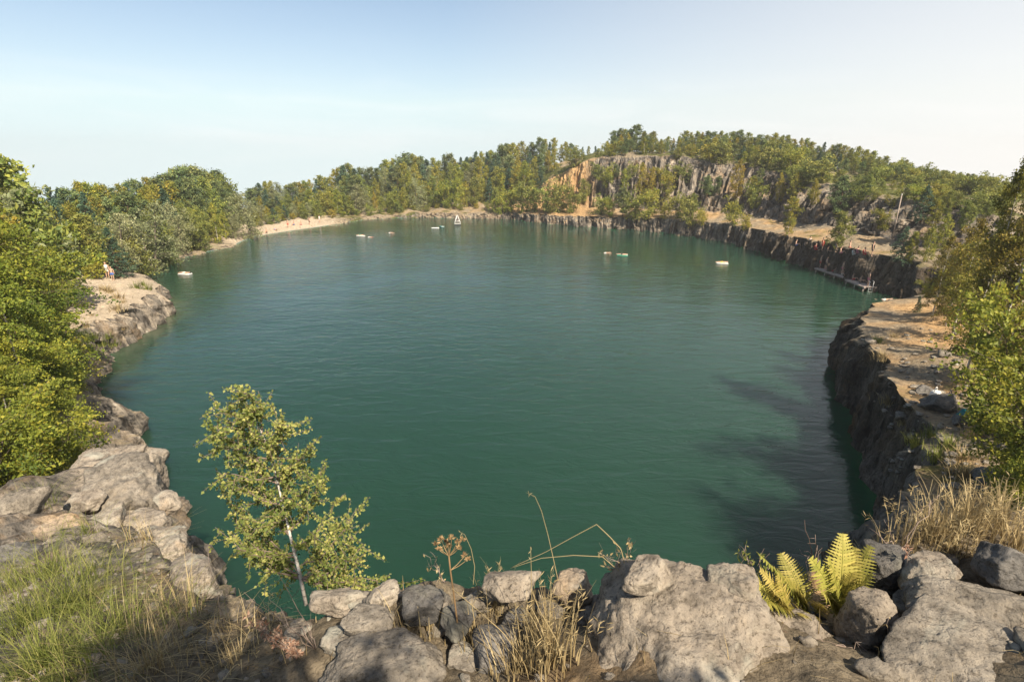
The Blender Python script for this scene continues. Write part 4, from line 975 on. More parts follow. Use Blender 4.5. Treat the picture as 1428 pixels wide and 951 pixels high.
# ground litter and short grass nobody could count
g = Geo(); cnt = 0
while cnt < 5200:
    x = rng.uniform(-9, 4.5); y = rng.uniform(0.8, 8.5)
    if math.hypot(x, y) > 10: continue
    if rng.random() > (1.0 if x < -1.2 else .35): continue
    z = ground(x, y); q = proj(x, y, z)
    s_ = float(sdf(np.array([x]), np.array([y]))[0])
    if s_ > -.05 or z < 6 or (x < -3.3 and s_ > -1.6): continue
    blade(g, np.array([x, y, z - .01]), rng.uniform(.05, .17), rng.uniform(.2, 1.4), rng.uniform(0, 6.28), .003, rng.uniform(0, .8), 4); cnt += 1
tag(link('grass', g.mesh('grass', False), M['dry_grass']), 'short withered grass and litter over the stony ground', 'grass', kind='stuff')

S4, F4_ = ico(3)
_pn = np.random.default_rng(4).normal(size=(11, 3)); _pn /= np.linalg.norm(_pn, axis=1)[:, None]
_c = S4 @ _pn.T; _r = np.where(_c > .05, .72 / np.maximum(_c, .05), 9).min(1); S4 = S4 * np.minimum(_r, 1.2)[:, None]
g = Geo(); cnt = 0
while cnt < 900:
    x = rng.uniform(-6, 4.0); y = rng.uniform(0.9, 6.5)
    if float(sdf(np.array([x]), np.array([y]))[0]) > -.03: continue
    z = ground(x, y)
    if z < 8: continue
    q = rng.uniform(.006, .04) * (1 if rng.random() < .9 else 2.2)
    Vp = S4 * (1 + .25 * vn(S4 * 2.2 + cnt * 3.1))[:, None] * q * np.array([1, rng.uniform(.6, 1), rng.uniform(.45, .8)])
    a_ = rng.uniform(0, 6.28); ca, sa = math.cos(a_), math.sin(a_)
    Vp = Vp @ np.array([[ca, sa, 0], [-sa, ca, 0], [0, 0, 1]]) + [x, y, z + q * .15]
    g.add(Vp, None, F4_, .5); cnt += 1
cnt = 0
while cnt < 260:
    p = hit(rng.uniform(1200, 1420), rng.uniform(455, 690))
    if p is None or p.y < 12 or p.z < 2.5: continue
    q = rng.uniform(.04, .2) * (1 if rng.random() < .93 else 2.2)
    Vp = S4 * (1 + .3 * vn(S4 * 2.0 + cnt * 3.1))[:, None] * q * np.array([1, rng.uniform(.6, 1), rng.uniform(.4, .7)])
    g.add(Vp + np.array([p.x, p.y, p.z + q * .1]), None, F4_, .5); cnt += 1
tag(link('gravel', g.mesh('gravel'), M['rock_grey']), 'loose gravel and stone chips on the stony ground', 'gravel', kind='stuff')
def tri_leaf(g, c, d, nrm, L, W, tint):
    sd = np.cross(d, nrm); sd /= np.linalg.norm(sd) + 1e-9
    up = np.cross(sd, d)
    V = [c, c + d * L * .35 + sd * W * .5 + up * W * .1, c + d * L, c + d * L * .35 - sd * W * .5 + up * W * .1]
    g.add(V, [[0, 1, 2, 3]], None, tint)
# young birch at the edge
def sapling():
    r = np.random.default_rng(77)
    base = Vector((*U(427, 843, 11.45), 11.45))
    root = empty('birch_sapling', base)
    y0 = base.y; depth = math.hypot(base.y, base.z - CAM_H)
    # leader follows the photographed curve, in a plane a little in front of the base
    path = [(427, 843), (418, 800), (408, 760), (396, 710), (384, 660), (370, 615), (352, 575), (340, 555)]
    pts = []
    for i, (a, b_) in enumerate(path):
        yy = y0 + 0.05 * i; z = z_at(yy, b_); x = x_at(a, yy, z); pts.append((x - base.x, yy - base.y, z - base.z))
    pts = np.array(pts); Hs = pts[-1, 2]
    tr = Geo(); tr.tube(pts, np.array([.016, .0135, .011, .0085, .006, .0045, .003, .002]) * Hs / 1.6, 8)
    link('trunk', tr.mesh('trunk'), M['birch_bark'], root)
    tg = Geo(); lf = Geo()
    # branches: (start along the leader, end pixel, forward offset)
    ends = [(302, 566), (330, 545), (360, 545), (385, 575), (408, 590), (296, 600), (300, 625), (430, 620), (455, 650), (325, 640), (300, 655), (310, 690), (420, 655), (440, 690), (478, 690), (300, 735), (318, 740),
            (345, 752), (475, 730), (500, 740), (515, 765), (545, 800), (565, 812), (490, 775), (470, 790), (385, 770), (360, 775), (440, 745), (335, 705), (370, 690), (405, 700), (350, 600), (375, 630), (395, 640), (320, 610), (355, 660), (340, 580), (330, 765), (500, 805), (525, 815), (480, 812), (415, 640), (370, 730), (450, 770)]
    ends = ends + [(a + r.uniform(-26, 26), b_ + r.uniform(-18, 20)) for (a, b_) in ends[::2] if b_ < 790]
    for (ex, ey) in ends:
        off = r.uniform(-.28, .28); yy = y0 + .15 + off; z = z_at(yy, ey); x = x_at(ex, yy, z)
        e = np.array([x - base.x, yy - base.y, z - base.z])
        zs = np.clip(e[2] - np.linalg.norm(e[:2] - [np.interp(e[2], pts[:, 2], pts[:, 0]), 0]) * r.uniform(.55, .95), Hs * .13, Hs * .92)
        s0 = np.array([np.interp(zs, pts[:, 2], pts[:, 0]), np.interp(zs, pts[:, 2], pts[:, 1]), zs])
        s = np.linspace(0, 1, 7)[:, None]; ln = np.linalg.norm(e - s0)
        bp = s0 + (e - s0) * s + np.array([0, 0, -1]) * (.10 * ln * np.sin(np.pi * s)) + np.vstack([np.zeros(3), r.normal(0, .02 * ln, (5, 3)), np.zeros(3)])
        tg.tube(bp, np.linspace(.006, .0016, 7), 5, cap=False)
        segs = [bp]
        for k in range(int(7 + ln * 13)):
            a0 = r.uniform(.22, 1) * 6; i0 = min(5, int(a0)); q0 = bp[i0] + (bp[i0 + 1] - bp[i0]) * (a0 - i0)
            dv = (e - s0) / ln * .7 + r.normal(0, .75, 3); dv /= np.linalg.norm(dv); l2 = r.uniform(.06, .2)
            q1 = q0 + dv * l2 + np.array([0, 0, -.02]); sg = np.stack([q0, (q0 + q1) / 2, q1]); tg.tube(sg, [.002, .0015, .001], 4, cap=False); segs.append(sg)
        bt = r.normal(.5, .14)
        for sg in segs:
            L = np.linalg.norm(sg[-1] - sg[0]); m_ = max(4, int(L / .0072))
            for k in range(m_):
                a0 = (r.uniform(.12, 1.0)) * (len(sg) - 1); i0 = min(len(sg) - 2, int(a0)); c = sg[i0] + (sg[i0 + 1] - sg[i0]) * (a0 - i0)
                d = r.normal(0, 1, 3) + np.array([0, 0, -.35]); d /= np.linalg.norm(d); nr_ = r.normal(0, 1, 3) + np.array([.6, -.5, .6])
                sz = r.uniform(.014, .029)
                tri_leaf(lf, c + d * .006, d, nr_, sz, sz * .8, float(np.clip(bt + r.normal(0, .22), 0, 1)))
    link('twigs', tg.mesh('twigs'), M['twig'], root)
    link('crown', lf.mesh('crown', False), M['sapling_leaf'], root)
    tag(root, 'young birch with sunlit yellow-green leaves at the cliff edge', 'tree')
sapling()

# ferns
def frond(root_, base, tip_dir, L, curl, r, wmax=.075):
    n = 26; s = np.linspace(0, 1, n)
    d = np.array(tip_dir, float); d /= np.linalg.norm(d)
    hor = np.array([d[0], d[1], 0]); hor /= np.linalg.norm(hor) + 1e-6
    P = base + d * (L * s)[:, None] + hor * (curl * L * s ** 2)[:, None] - np.array([0, 0, 1]) * (curl * .6 * L * s ** 2.2)[:, None]
    t = np.gradient(P, axis=0); t /= np.linalg.norm(t, axis=1)[:, None]
    side = np.cross(d, [0, 0, 1]); side /= np.linalg.norm(side) + 1e-6
    ra = r.uniform(-.7, .7); side = side * math.cos(ra) + np.cross(side, d) * math.sin(ra)
    nrm = np.cross(side, d)
    g = Geo(); g.tube(P, np.linspace(.0032, .0008, n), 4, .25)
    bt = r.uniform(.35, .75)
    for i in range(4, n - 1):
        w = wmax * L / .5 * (math.sin(math.pi * min(1, (s[i] - .06) * 1.0) ** .62)) ** .9 + .006
        for sg in (-1, 1):
            dr = side * sg + t[i] * .38 + nrm * r.normal(.06, .1) - np.array([0, 0, .12]); dr /= np.linalg.norm(dr)
            k = 9; u = np.linspace(0, 1, k); mid = P[i] + dr * (w * u)[:, None] - nrm * (w * .12 * u ** 2)[:, None]
            across = t[i] - dr * (t[i] @ dr); across /= np.linalg.norm(across) + 1e-9
            half = .0135 * L / .5 * (1 - u ** 1.6 * .9)
            tooth = np.where(np.arange(k) % 2 == 0, 1.0, .48)
            V = np.empty((2 * k, 3)); V[0::2] = mid - across * (half * tooth)[:, None]; V[1::2] = mid + across * (half * tooth)[:, None]
            j = np.arange(k - 1)
            g.add(V, np.stack([2 * j, 2 * j + 1, 2 * j + 3, 2 * j + 2], 1), None, float(np.clip(bt + r.normal(0, .12) + .15 * s[i], 0, 1)))
    return link('frond', g.mesh('frond', False), M['fern'], root_)
def fern(px, py, tips, label, seed, zb):
    r = np.random.default_rng(seed); x, y = U(px, py, zb); zb = ground(x, y) + .02
    root = empty('fern', (x, y, zb))
    for (tx, ty, dy) in tips:
        yy = y + dy; z = z_at(yy, ty); xx = x_at(tx, yy, z)
        e = np.array([xx - x, yy - y, z - zb]); L = np.linalg.norm(e)
        frond(root, np.array([r.normal(0, .015), r.normal(0, .015), 0]), e + np.array([0, 0, .12 * L]), L, .16, r, r.uniform(.10, .13))
    tag(root, label, 'fern', 'ferns among the boulders')
fern(1125, 868, [(1070, 762, .08), (1100, 770, .12), (1062, 815, -.02), (1092, 835, -.1), (1122, 815, -.06), (1108, 800, .02), (1140, 830, -.1), (1085, 790, .05), (1120, 850, -.16)], 'left fern clump, yellow-green fronds fanning over the stones', 5, 12.25)
fern(1098, 878, [(1052, 800, .02), (1068, 790, .05), (1080, 812, -.02), (1060, 835, -.08), (1098, 800, .03)], 'small fern clump against the right side of the largest boulder', 9, 12.3)
fern(1166, 868, [(1182, 748, .1), (1140, 770, .06), (1170, 775, .04), (1205, 790, 0), (1150, 810, -.08), (1192, 815, -.08), (1212, 755, .16), (1198, 762, .14), (1168, 830, -.12), (1185, 800, .02)], 'right fern clump with the tallest pointed golden frond', 6, 12.25)
# dried umbel plant
p = on_ledge(640, 905); rt = empty('dried_flower', p); r = np.random.default_rng(8)
def at_px(px, py, dy, org):
    yy = org.y + dy; z = z_at(yy, py); return np.array([x_at(px, yy, z) - org.x, dy, z - org.z])
st = np.array([at_px(640, 905, 0, p), at_px(638, 870, .01, p), at_px(633, 830, .02, p), at_px(628, 795, .03, p), at_px(626, 775, .03, p)])
g = Geo(); g.tube(st, [.0055, .005, .0048, .0042, .004], 7, .3); link('stem', g.mesh('stem'), M['umbel'], rt)
g = Geo()
for (a, b_) in [(608, 758), (615, 752), (622, 756), (630, 750), (638, 756), (645, 752), (612, 766), (640, 764), (626, 762), (648, 775), (652, 780)]:
    e = at_px(a, b_, .03 + r.normal(0, .03), p); s0 = st[-1] if b_ < 770 else st[-2]
    g.tube(np.stack([s0, (s0 + e) / 2 + [0, 0, -.006], e]), [.0025, .002, .0015], 4, .6)
    for k in range(26):
        dv = r.normal(0, 1, 3); dv[2] = abs(dv[2]) + .1; dv /= np.linalg.norm(dv)
        tri_leaf(g, e + dv * .004, dv, r.normal(0, 1, 3), r.uniform(.010, .024), .009, r.uniform(0, 1))
link('flower_head', g.mesh('flower_head', False), M['umbel'], rt)
tag(rt, 'dried brown flower head on a thick upright stalk', 'plant')
# single bent stems over the water
def stem_px(name, path, org_px, label, rad=.0022, mat='dry_grass', z=None, dy=.05, head=0):
    p = Vector((*U(*org_px, z), z)) if z else on_ledge(*org_px); g = Geo()
    q = np.array([at_px(a, b_, dy * i, p) for i, (a, b_) in enumerate(path)])
    n = len(q) * 5; s = np.linspace(0, len(q) - 1, n); q2 = np.stack([np.interp(s, np.arange(len(q)), q[:, k]) for k in range(3)], 1)
    g.tube(q2, np.linspace(rad, rad * .4, n), 5, .7)
    for k in range(head):
        dv = rng.normal(0, 1, 3); dv /= np.linalg.norm(dv); tri_leaf(g, q2[-1 - (k % 4)], dv, rng.normal(0, 1, 3), .018, .004, .8)
    return tag(link(name, g.mesh(name), M[mat], None, p), label, 'plant', 'dry stems at the cliff edge')
stem_px('grass_stalk', [(778, 808), (772, 780), (764, 745), (755, 712), (746, 692), (737, 688)], (778, 812), 'tall single dry stem with a nodding tip over the water', .0022, z=12.3, dy=.02, head=10)
stem_px('grass_stalk', [(872, 790), (866, 765), (850, 748), (832, 731), (800, 748), (760, 770), (715, 790)], (872, 806), 'long dry stem bent in a peak left of the pale stone', .0026, z=12.5, dy=.015)
stem_px('grass_stalk', [(868, 800), (840, 776), (800, 774), (755, 778), (712, 792)], (868, 806), 'dry stem lying almost level under the peaked stem', .0022, z=12.5, dy=.015)
stem_px('grass_stalk', [(660, 815), (662, 790), (657, 765), (648, 745), (642, 742)], (660, 818), 'thin dry stem right behind the brown flower head', .0018, z=12.25, dy=.02, head=5)
stem_px('grass_stalk', [(738, 930), (700, 880), (660, 845), (630, 820)], (738, 930), 'dry stem slanting left across the shaded hollow', .0028, dy=.01)
stem_px('grass_stalk', [(790, 935), (775, 890), (752, 850), (740, 820)], (790, 935), 'dry stem slanting left in front of the largest boulder', .0028, dy=.01)
stem_px('grass_stalk', [(795, 935), (798, 880), (808, 845)], (795, 935), 'dry stem leaning on the left face of the largest boulder', .0026, dy=.01)
stem_px('grass_stalk', [(690, 930), (682, 880), (678, 820)], (690, 930), 'upright dry stem in the middle of the shaded hollow', .0024, dy=.01)
stem_px('grass_stalk', [(740, 920), (742, 860), (741, 800), (740, 762)], (740, 920), 'upright dry stem reaching above the low stones', .0024, dy=.01, head=4)
def twigs(px, py, ends, label, z=None, rad=.003, mat='twig', leaves=0, lm='red_weed', name='dead_twig', grp='dead twigs among the stones', sub=3):
    p = Vector((*U(px, py, z), z)) if z else on_ledge(px, py); g = Geo(); lv = Geo(); r = np.random.default_rng(int(px))
    for (a, b_) in ends:
        e = at_px(a, b_, r.uniform(-.05, .1), p); s = np.linspace(0, 1, 7)[:, None]
        q = e * s + np.vstack([np.zeros(3), r.normal(0, .012, (5, 3)), np.zeros(3)]); g.tube(q, np.linspace(rad, rad * .35, 7), 5, r.uniform(.2, 1))
        for k in range(sub):
            i = r.integers(2, 6); dv = e / np.linalg.norm(e) + r.normal(0, .6, 3); q1 = q[i] + dv / np.linalg.norm(dv) * r.uniform(.03, .1)
            g.tube(np.stack([q[i], (q[i] + q1) / 2 + r.normal(0, .006, 3), q1]), [rad * .5, rad * .35, rad * .2], 4, r.uniform(.2, 1))
        for k in range(leaves):
            c = q[r.integers(1, 7)]; dv = r.normal(0, 1, 3); dv /= np.linalg.norm(dv); tri_leaf(lv, c + dv * .004, dv, r.normal(0, 1, 3), r.uniform(.015, .035), .011, r.uniform(0, 1))
    if leaves:
        rt = empty(name, p); link('stems', g.mesh('stems'), M[mat], rt); link('leaves', lv.mesh('leaves', False), M[lm], rt); return tag(rt, label, 'plant', grp)
    return tag(link(name, g.mesh(name), M[mat], None, p), label, 'twig', grp)
twigs(1140, 800, [(1122, 725), (1137, 745), (1115, 765), (1140, 760)], 'bare dead twig standing between the two fern clumps', z=12.3)
twigs(1250, 770, [(1225, 740), (1240, 725), (1265, 740), (1300, 700), (1310, 690), (1235, 760)], 'tangle of dead twigs behind the dark block on the right', z=12.4)
twigs(1050, 812, [(1030, 770), (1045, 780), (1060, 775), (1070, 790), (1040, 760)], 'thin green weed behind the left fern', z=12.3, leaves=26, lm='green_grass', name='weed', grp='weeds among the stones')
twigs(870, 800, [(860, 760), (850, 775), (880, 755), (845, 790), (835, 770), (876, 750)], 'dry wispy weed left of the pale round stone', z=12.5, leaves=14, lm='dry_grass', name='weed', grp='weeds among the stones', rad=.002)
twigs(620, 812, [(600, 780), (595, 790), (610, 775), (590, 772)], 'thin dry weed left of the brown flower head', z=12.2, leaves=6, lm='dry_grass', name='weed', grp='weeds among the stones', rad=.0018)
twigs(420, 915, [(350, 870), (365, 880), (385, 880), (395, 895), (345, 858), (405, 900)], 'low reddish withered weed on the sunlit dirt patch', leaves=70, name='weed', grp='weeds among the stones', rad=.0025)
twigs(440, 905, [(340, 825), (375, 835), (388, 800), (360, 830), (430, 870)], 'bundle of long dead stems leaning left under the young birch', rad=.0028, grp='dead twigs among the stones')
twigs(310, 880, [(290, 760), (300, 820), (318, 850)], 'tall bare twig between the outcrop tail and the young birch', rad=.0026)
twigs(1230, 905, [(1240, 860), (1250, 880), (1262, 870), (1225, 890)], 'small dry sprig at the foot of the tooth-shaped stone', rad=.002, leaves=8, lm='dry_grass', name='weed', grp='weeds among the stones')
twigs(1180, 902, [(1130, 892), (1150, 905), (1210, 905), (1165, 915)], 'matted dead stems lying below the fern', rad=.0025)
twigs(1390, 770, [(1370, 765), (1400, 790), (1385, 800), (1405, 765)], 'curled dead root over the dark rounded stone', rad=.004)
twigs(1275, 800, [(1262, 760), (1280, 775), (1290, 790), (1270, 790)], 'reddish withered weed on the pinkish stone', leaves=40, name='weed', grp='weeds among the stones', z=12.45)
twigs(1075, 895, [(1065, 862), (1080, 868), (1058, 880), (1090, 880)], 'reddish withered weed between largest boulder and the fern', leaves=40, name='weed', grp='weeds among the stones', z=12.4)

# ------------------------------------------------------------------ people and things by the water
def skin_mesh(verts, edges, radii, name='person', sub=2):
    me = bpy.data.meshes.new(name); me.from_pydata(verts, edges, [])
    o = bpy.data.objects.new(name, me); COL.objects.link(o)
    md = o.modifiers.new('s', 'SKIN'); md.use_smooth_shade = True
    for i, rr in enumerate(radii):
        me.skin_vertices[0].data[i].radius = (rr, rr) if not isinstance(rr, tuple) else rr
    me.skin_vertices[0].data[0].use_root = True
    sb = o.modifiers.new('u', 'SUBSURF'); sb.levels = sub; sb.render_levels = sub
    dg = bpy.context.evaluated_depsgraph_get(); dg.update()
    out = bpy.data.meshes.new_from_object(o.evaluated_get(dg))
    bpy.data.objects.remove(o); bpy.data.meshes.remove(me)
    out.name = name
    return out
RAD = {'pel': .125, 'wst': .115, 'chs': (.15, .12), 'nck': .052, 'hd0': .085, 'hd1': .098, 'hd2': .075, 'sh': .06, 'el': .042, 'wr': .03, 'hn': .035, 'hp': .09, 'kn': .058, 'an': .038, 'ft': .035}
def body(pose):
    J = {'stand': dict(pel=(0, 0, .92), wst=(0, 0, 1.08), chs=(0, .01, 1.3), nck=(0, 0, 1.47), hd0=(0, -.01, 1.56), hd1=(0, -.02, 1.64), hd2=(0, -.01, 1.72), shL=(.18, 0, 1.4), elL=(.25, .02, 1.12), wrL=(.27, -.06, .88), hnL=(.27, -.09, .79),
                       hpL=(.09, 0, .86), knL=(.10, -.02, .48), anL=(.10, .02, .08), ftL=(.12, -.13, .035)),
         'sit': dict(pel=(0, 0, .13), wst=(0, .05, .28), chs=(0, .05, .48), nck=(0, .02, .66), hd0=(0, 0, .74), hd1=(0, -.02, .82), hd2=(0, -.01, .90), shL=(.18, .04, .58), elL=(.24, -.02, .34), wrL=(.17, -.24, .38), hnL=(.13, -.32, .40),
                     hpL=(.10, -.04, .12), knL=(.14, -.40, .40), anL=(.12, -.62, .07), ftL=(.13, -.76, .04)),
         'swim': dict(pel=(0, .15, .02), wst=(0, 0, .04), chs=(0, -.2, .06), nck=(0, -.38, .10), hd0=(0, -.47, .13), hd1=(0, -.55, .15), hd2=(0, -.62, .16), shL=(.18, -.3, .06), elL=(.36, -.46, .03), wrL=(.3, -.72, .02), hnL=(.27, -.8, .02),
                      hpL=(.09, .22, 0), knL=(.12, .62, -.04), anL=(.11, 1.0, 0), ftL=(.12, 1.14, .02)),
         'lie': dict(pel=(0, .0, .12), wst=(0, -.16, .12), chs=(0, -.38, .13), nck=(0, -.55, .15), hd0=(0, -.64, .16), hd1=(0, -.72, .18), hd2=(0, -.80, .17), shL=(.18, -.46, .12), elL=(.3, -.25, .09), wrL=(.28, -.0, .08), hnL=(.27, .09, .08),
                     hpL=(.09, .06, .11), knL=(.12, .46, .16), anL=(.11, .86, .09), ftL=(.12, .94, .16))}[pose]
    names, V, Rr = [], [], []
    def add(n, p): names.append(n); V.append(p); Rr.append(RAD[n.rstrip('LR') if n not in RAD else n]); return len(V) - 1
    c = [add(n, J[n]) for n in ('pel', 'wst', 'chs', 'nck', 'hd0', 'hd1', 'hd2')]
    E = [(c[i], c[i + 1]) for i in range(6)]
    for sfx, m_ in (('L', 1), ('R', -1)):
        f = lambda n: (J[n + 'L'][0] * m_, J[n + 'L'][1], J[n + 'L'][2] - (0.0))
        a = [add(n + sfx, f(n)) for n in ('sh', 'el', 'wr', 'hn')]; E += [(c[2], a[0])] + [(a[i], a[i + 1]) for i in range(3)]
        a = [add(n + sfx, f(n)) for n in ('hp', 'kn', 'an', 'ft')]; E += [(c[0], a[0])] + [(a[i], a[i + 1]) for i in range(3)]
    me = skin_mesh(V, E, Rr)
    # hair cap and trunks/swimsuit shells
    hd = np.array(J['hd1']); S, Fi = ICO[4]
    ax = np.array(J['hd2']) - np.array(J['hd0']); ax /= np.linalg.norm(ax)
    keep = lambda P: P
    bk = np.array([0, 1.0, 0]) if pose in ('stand', 'sit') else np.array([0, 0, 1.0])
    if pose == 'lie': bk = np.array([0, -.3, -.5])
    Vh = hd + S * np.array([.1, .115, .115]) + ax * .02 + bk * .012
    msk = (S @ ax * .9 + S @ bk * .75) > .15
    Fh = Fi[msk[Fi].all(1)]
    hair = mesh_np('hair', Vh, Fh)
    pel, wst = np.array(J['pel']), np.array(J['wst']); g = Geo()
    g.tube(np.stack([wst * .35 + pel * .65, pel, pel * .6 + np.array(J['hpL']) * [0, .4, .4] + 0]), [.152, .165, .15], 12)
    for m_ in (1, -1):
        hp = np.array(J['hpL']) * [m_, 1, 1]; kn = np.array(J['knL']) * [m_, 1, 1]
        g.tube(np.stack([hp, hp * .75 + kn * .25, hp * .55 + kn * .45]), [.115, .112, .1], 10)
    return me, hair, g.mesh('swimwear')
POSES = {k: body(k) for k in ('stand', 'sit', 'swim', 'lie')}
M['skin'] = plain('skin', (0.48, 0.30, 0.21), .55, .3, .06, 9)
M['hair_dark'] = plain('hair_dark', (.04, .028, .02)); M['hair_fair'] = plain('hair_fair', (.3, .2, .1))
CL = {'red': (.5, .045, .04), 'white': (.58, .57, .54), 'black': (.03, .03, .035), 'blue': (.06, .14, .4), 'pink': (.6, .2, .25), 'green': (.07, .3, .2), 'teal': (.03, .17, .165), 'yellow': (.6, .45, .08)}
for k, v in CL.items(): M['cloth_' + k] = plain('cloth_' + k, v, .8, .15, .08)
def person(pose, loc, rz, cloth, label, group, hair='hair_dark', scl=1.0, shirt=None):
    me, hm, sm = POSES[pose]
    o = link('person', me, M['skin'], None, loc, (0, 0, rz), scl)
    h = link('hair', hm, M['hair_dark'], o); h.material_slots[0].link = 'OBJECT'; h.material_slots[0].material = M[hair]
    c_ = link('swimwear', sm, M['cloth_black'], o); c_.material_slots[0].link = 'OBJECT'; c_.material_slots[0].material = M['cloth_' + cloth]
    if shirt:
        w_ = {'stand': ((0, 0, 1.0), (0, .005, 1.2), (0, .01, 1.36), (0, 0, 1.44)), 'sit': ((0, .03, .2), (0, .05, .36), (0, .05, .52), (0, .03, .62))}[pose]
        g = Geo(); g.tube(np.array(w_), [.165, .17, .185, .10], 12); link('shirt', g.mesh('shirt'), M['cloth_' + shirt], o)
    return tag(o, label, 'person', group)
def dir_to_cam(x, y): return math.atan2(-x, y) + 0     # local -y faces the camera
# beach
for px, py, pose, cl, lab, sh in [(372, 325, 'sit', 'black', 'person sitting at the left end of the sandy beach', None), (384, 321, 'lie', 'blue', 'person lying on the sand beside the leftmost sitter', None), (402, 318, 'stand', 'red', 'person in red trunks standing mid beach', None),
                                  (420, 314, 'sit', 'pink', 'person sitting on the pale sand in pink swimwear', None), (432, 314, 'stand', 'black', 'person in black trunks standing by the water', None), (446, 311, 'stand', 'white', 'person in white at the right end of the sandy beach', 'white'), (410, 314, 'sit', 'blue', 'person sitting behind the red-trunked person on the beach', None)]:
    p = hit(px, py)
    if p and p.z > -.1: person(pose, (p.x, p.y, p.z), rng.uniform(-.8, .8), cl, lab, 'bathers on the sandy beach', shirt=sh)
for px, py, cl, lab, sh in [(151, 388, 'white', 'person in white standing at the back of the left headland', 'white'), (158, 391, 'blue', 'shorter person beside the one in white on the headland', None)]:
    p = hit(px, py)
    if p: person('stand', p, .3, cl, lab, 'people on the left headland', shirt=sh, scl=1 if sh else .85)
# right wall top
for px, py, pose, cl, lab, sh in [(1146, 350, 'stand', 'red', 'person in red standing on top of the right quarry wall', 'red'), (1137, 349, 'sit', 'red', 'person in red sitting left of the standing red one', 'red'), (1154, 353, 'sit', 'black', 'person sitting right of the standing red one', None), (1122, 346, 'sit', 'black', 'dark-clothed person sitting alone on the wall top', 'black'),
                                  (1128, 347, 'stand', 'white', 'person in white standing near the seated dark-clothed person', 'white'), (1165, 352, 'stand', 'blue', 'person in blue trunks standing right of the red group on the wall', None), (1172, 354, 'sit', 'pink', 'person in pink sitting on the wall edge above the long pontoon', None),
                                  (1183, 355, 'stand', 'red', 'bather in red trunks on the wall above the short pontoon', None), (1190, 356, 'sit', 'white', 'person in white sitting at the wall edge above the short pontoon', 'white'), (1110, 343, 'sit', 'blue', 'leftmost sitter on the right wall top', None), (1205, 356, 'sit', 'red', 'person sitting on the earthy path above the wall', 'red'), (1215, 358, 'stand', 'black', 'person walking on the earthy path above the wall', 'black'), (1196, 354, 'sit', 'pink', 'person in pink sitting on the earthy path', 'pink')]:
    p = hit(px, py)
    if p and p.z > 1: person(pose, p, 1.0, cl, lab, 'people on the right quarry wall', shirt=sh)
M['wood'] = bark_mat('weathered_wood', (.22, .17, .13), (.40, .32, .26), 3); M['deck'] = plain('deck_plank', (.46, .37, .31), .8, .2, .2, 3)
M['white_paint'] = plain('white_paint', (.5, .49, .46), .5, .3, .05); M['dark_hull'] = plain('dark_hull', (.03, .035, .035), .5)
M['steel'] = plain('galvanised_steel', (.55, .54, .52), .5, .5, .1); M['shade'] = plain('dark_canvas', (.14, .12, .11), .8)
# pontoons under the wall
def pontoon(a, b_, wid, label, seed, posts=4):
    (x0, y0), (x1, y1) = a, b_; L = math.hypot(x1 - x0, y1 - y0); rz = math.atan2(y1 - y0, x1 - x0)
    root = empty('pontoon', ((x0 + x1) / 2, (y0 + y1) / 2, 0), rz)
    g = Geo(); r = np.random.default_rng(seed); n = int(L / .16)
    for i in range(n): g.box((-L / 2 + (i + .5) * L / n, 0, .52 + r.normal(0, .006)), (L / n - .014, wid, .05), tint=r.random())
    link('deck', g.mesh('deck', False), M['deck'], root)
    g = Geo()
    for y in (-wid / 2 + .1, wid / 2 - .1): g.box((0, y, .42), (L, .12, .14))
    link('beam', g.mesh('beam', False), M['wood'], root)
    for i in range(posts):
        for y in (-wid / 2 + .1, wid / 2 - .1):
            g = Geo(); x = -L / 2 + .3 + i * (L - .6) / (posts - 1); g.tube([(x, y - .17 * np.sign(y) * 0, -1.5), (x, y, .36)], .07, 8); link('post', g.mesh('post'), M['wood'], root)
    g = Geo()
    for y in (-.22, .22): g.tube([(L / 2 + .05, y, -.6), (L / 2 + .05, y, 1.2), (L / 2 - .3, y, 1.25)], .025, 6)
    for z in (-.3, 0, .3): g.tube([(L / 2 + .05, -.22, z), (L / 2 + .05, .22, z)], .018, 6)
    link('ladder', g.mesh('ladder'), M['steel'], root)
    return tag(root, label, 'pontoon', 'bathing pontoons below the right quarry wall')
pA0, pA1 = U(1143, 374, .5), U(1187, 388, .5); pB0, pB1 = U(1186, 390, .5), U(1214, 401, .5)
pontoon(pA0, pA1, 1.5, 'left longer plank pontoon crowded with bathers', 1); pontoon(pB0, pB1, 1.4, 'right shorter plank pontoon below the dark wall', 2, 3)
for i, (t, pose, cl, lab) in enumerate([(.06, 'stand', 'red', 'person in red trunks at the left end of the long pontoon'), (.17, 'sit', 'pink', 'first sitter from the left on the long pontoon, pink swimwear'), (.3, 'stand', 'black', 'person in black trunks standing on the long pontoon'), (.42, 'sit', 'red', 'sitter in red in the middle of the long pontoon'),
                                        (.55, 'sit', 'blue', 'sitter in blue in the middle of the long pontoon'), (.68, 'stand', 'pink', 'person in pink standing on the long pontoon'), (.8, 'sit', 'white', 'sitter in white at the right end of the long pontoon')]):
    x = pA0[0] + (pA1[0] - pA0[0]) * t + rng.normal(0, .2); y = pA0[1] + (pA1[1] - pA0[1]) * t + rng.normal(0, .2)
    person(pose, (x, y, .55), 1.0 + rng.normal(0, .5), cl, lab, 'bathers on the pontoons', scl=rng.uniform(.92, 1.03))
for i, (t, pose, cl, lab) in enumerate([(.12, 'sit', 'red', 'sitter in red at the left end of the short pontoon'), (.5, 'sit', 'black', 'sitter in black in the middle of the short pontoon'), (.85, 'stand', 'pink', 'person standing at the right end of the short pontoon')]):
    x = pB0[0] + (pB1[0] - pB0[0]) * t; y = pB0[1] + (pB1[1] - pB0[1]) * t
    person(pose, (x, y, .55), 1.0 + rng.normal(0, .5), cl, lab, 'bathers on the pontoons')
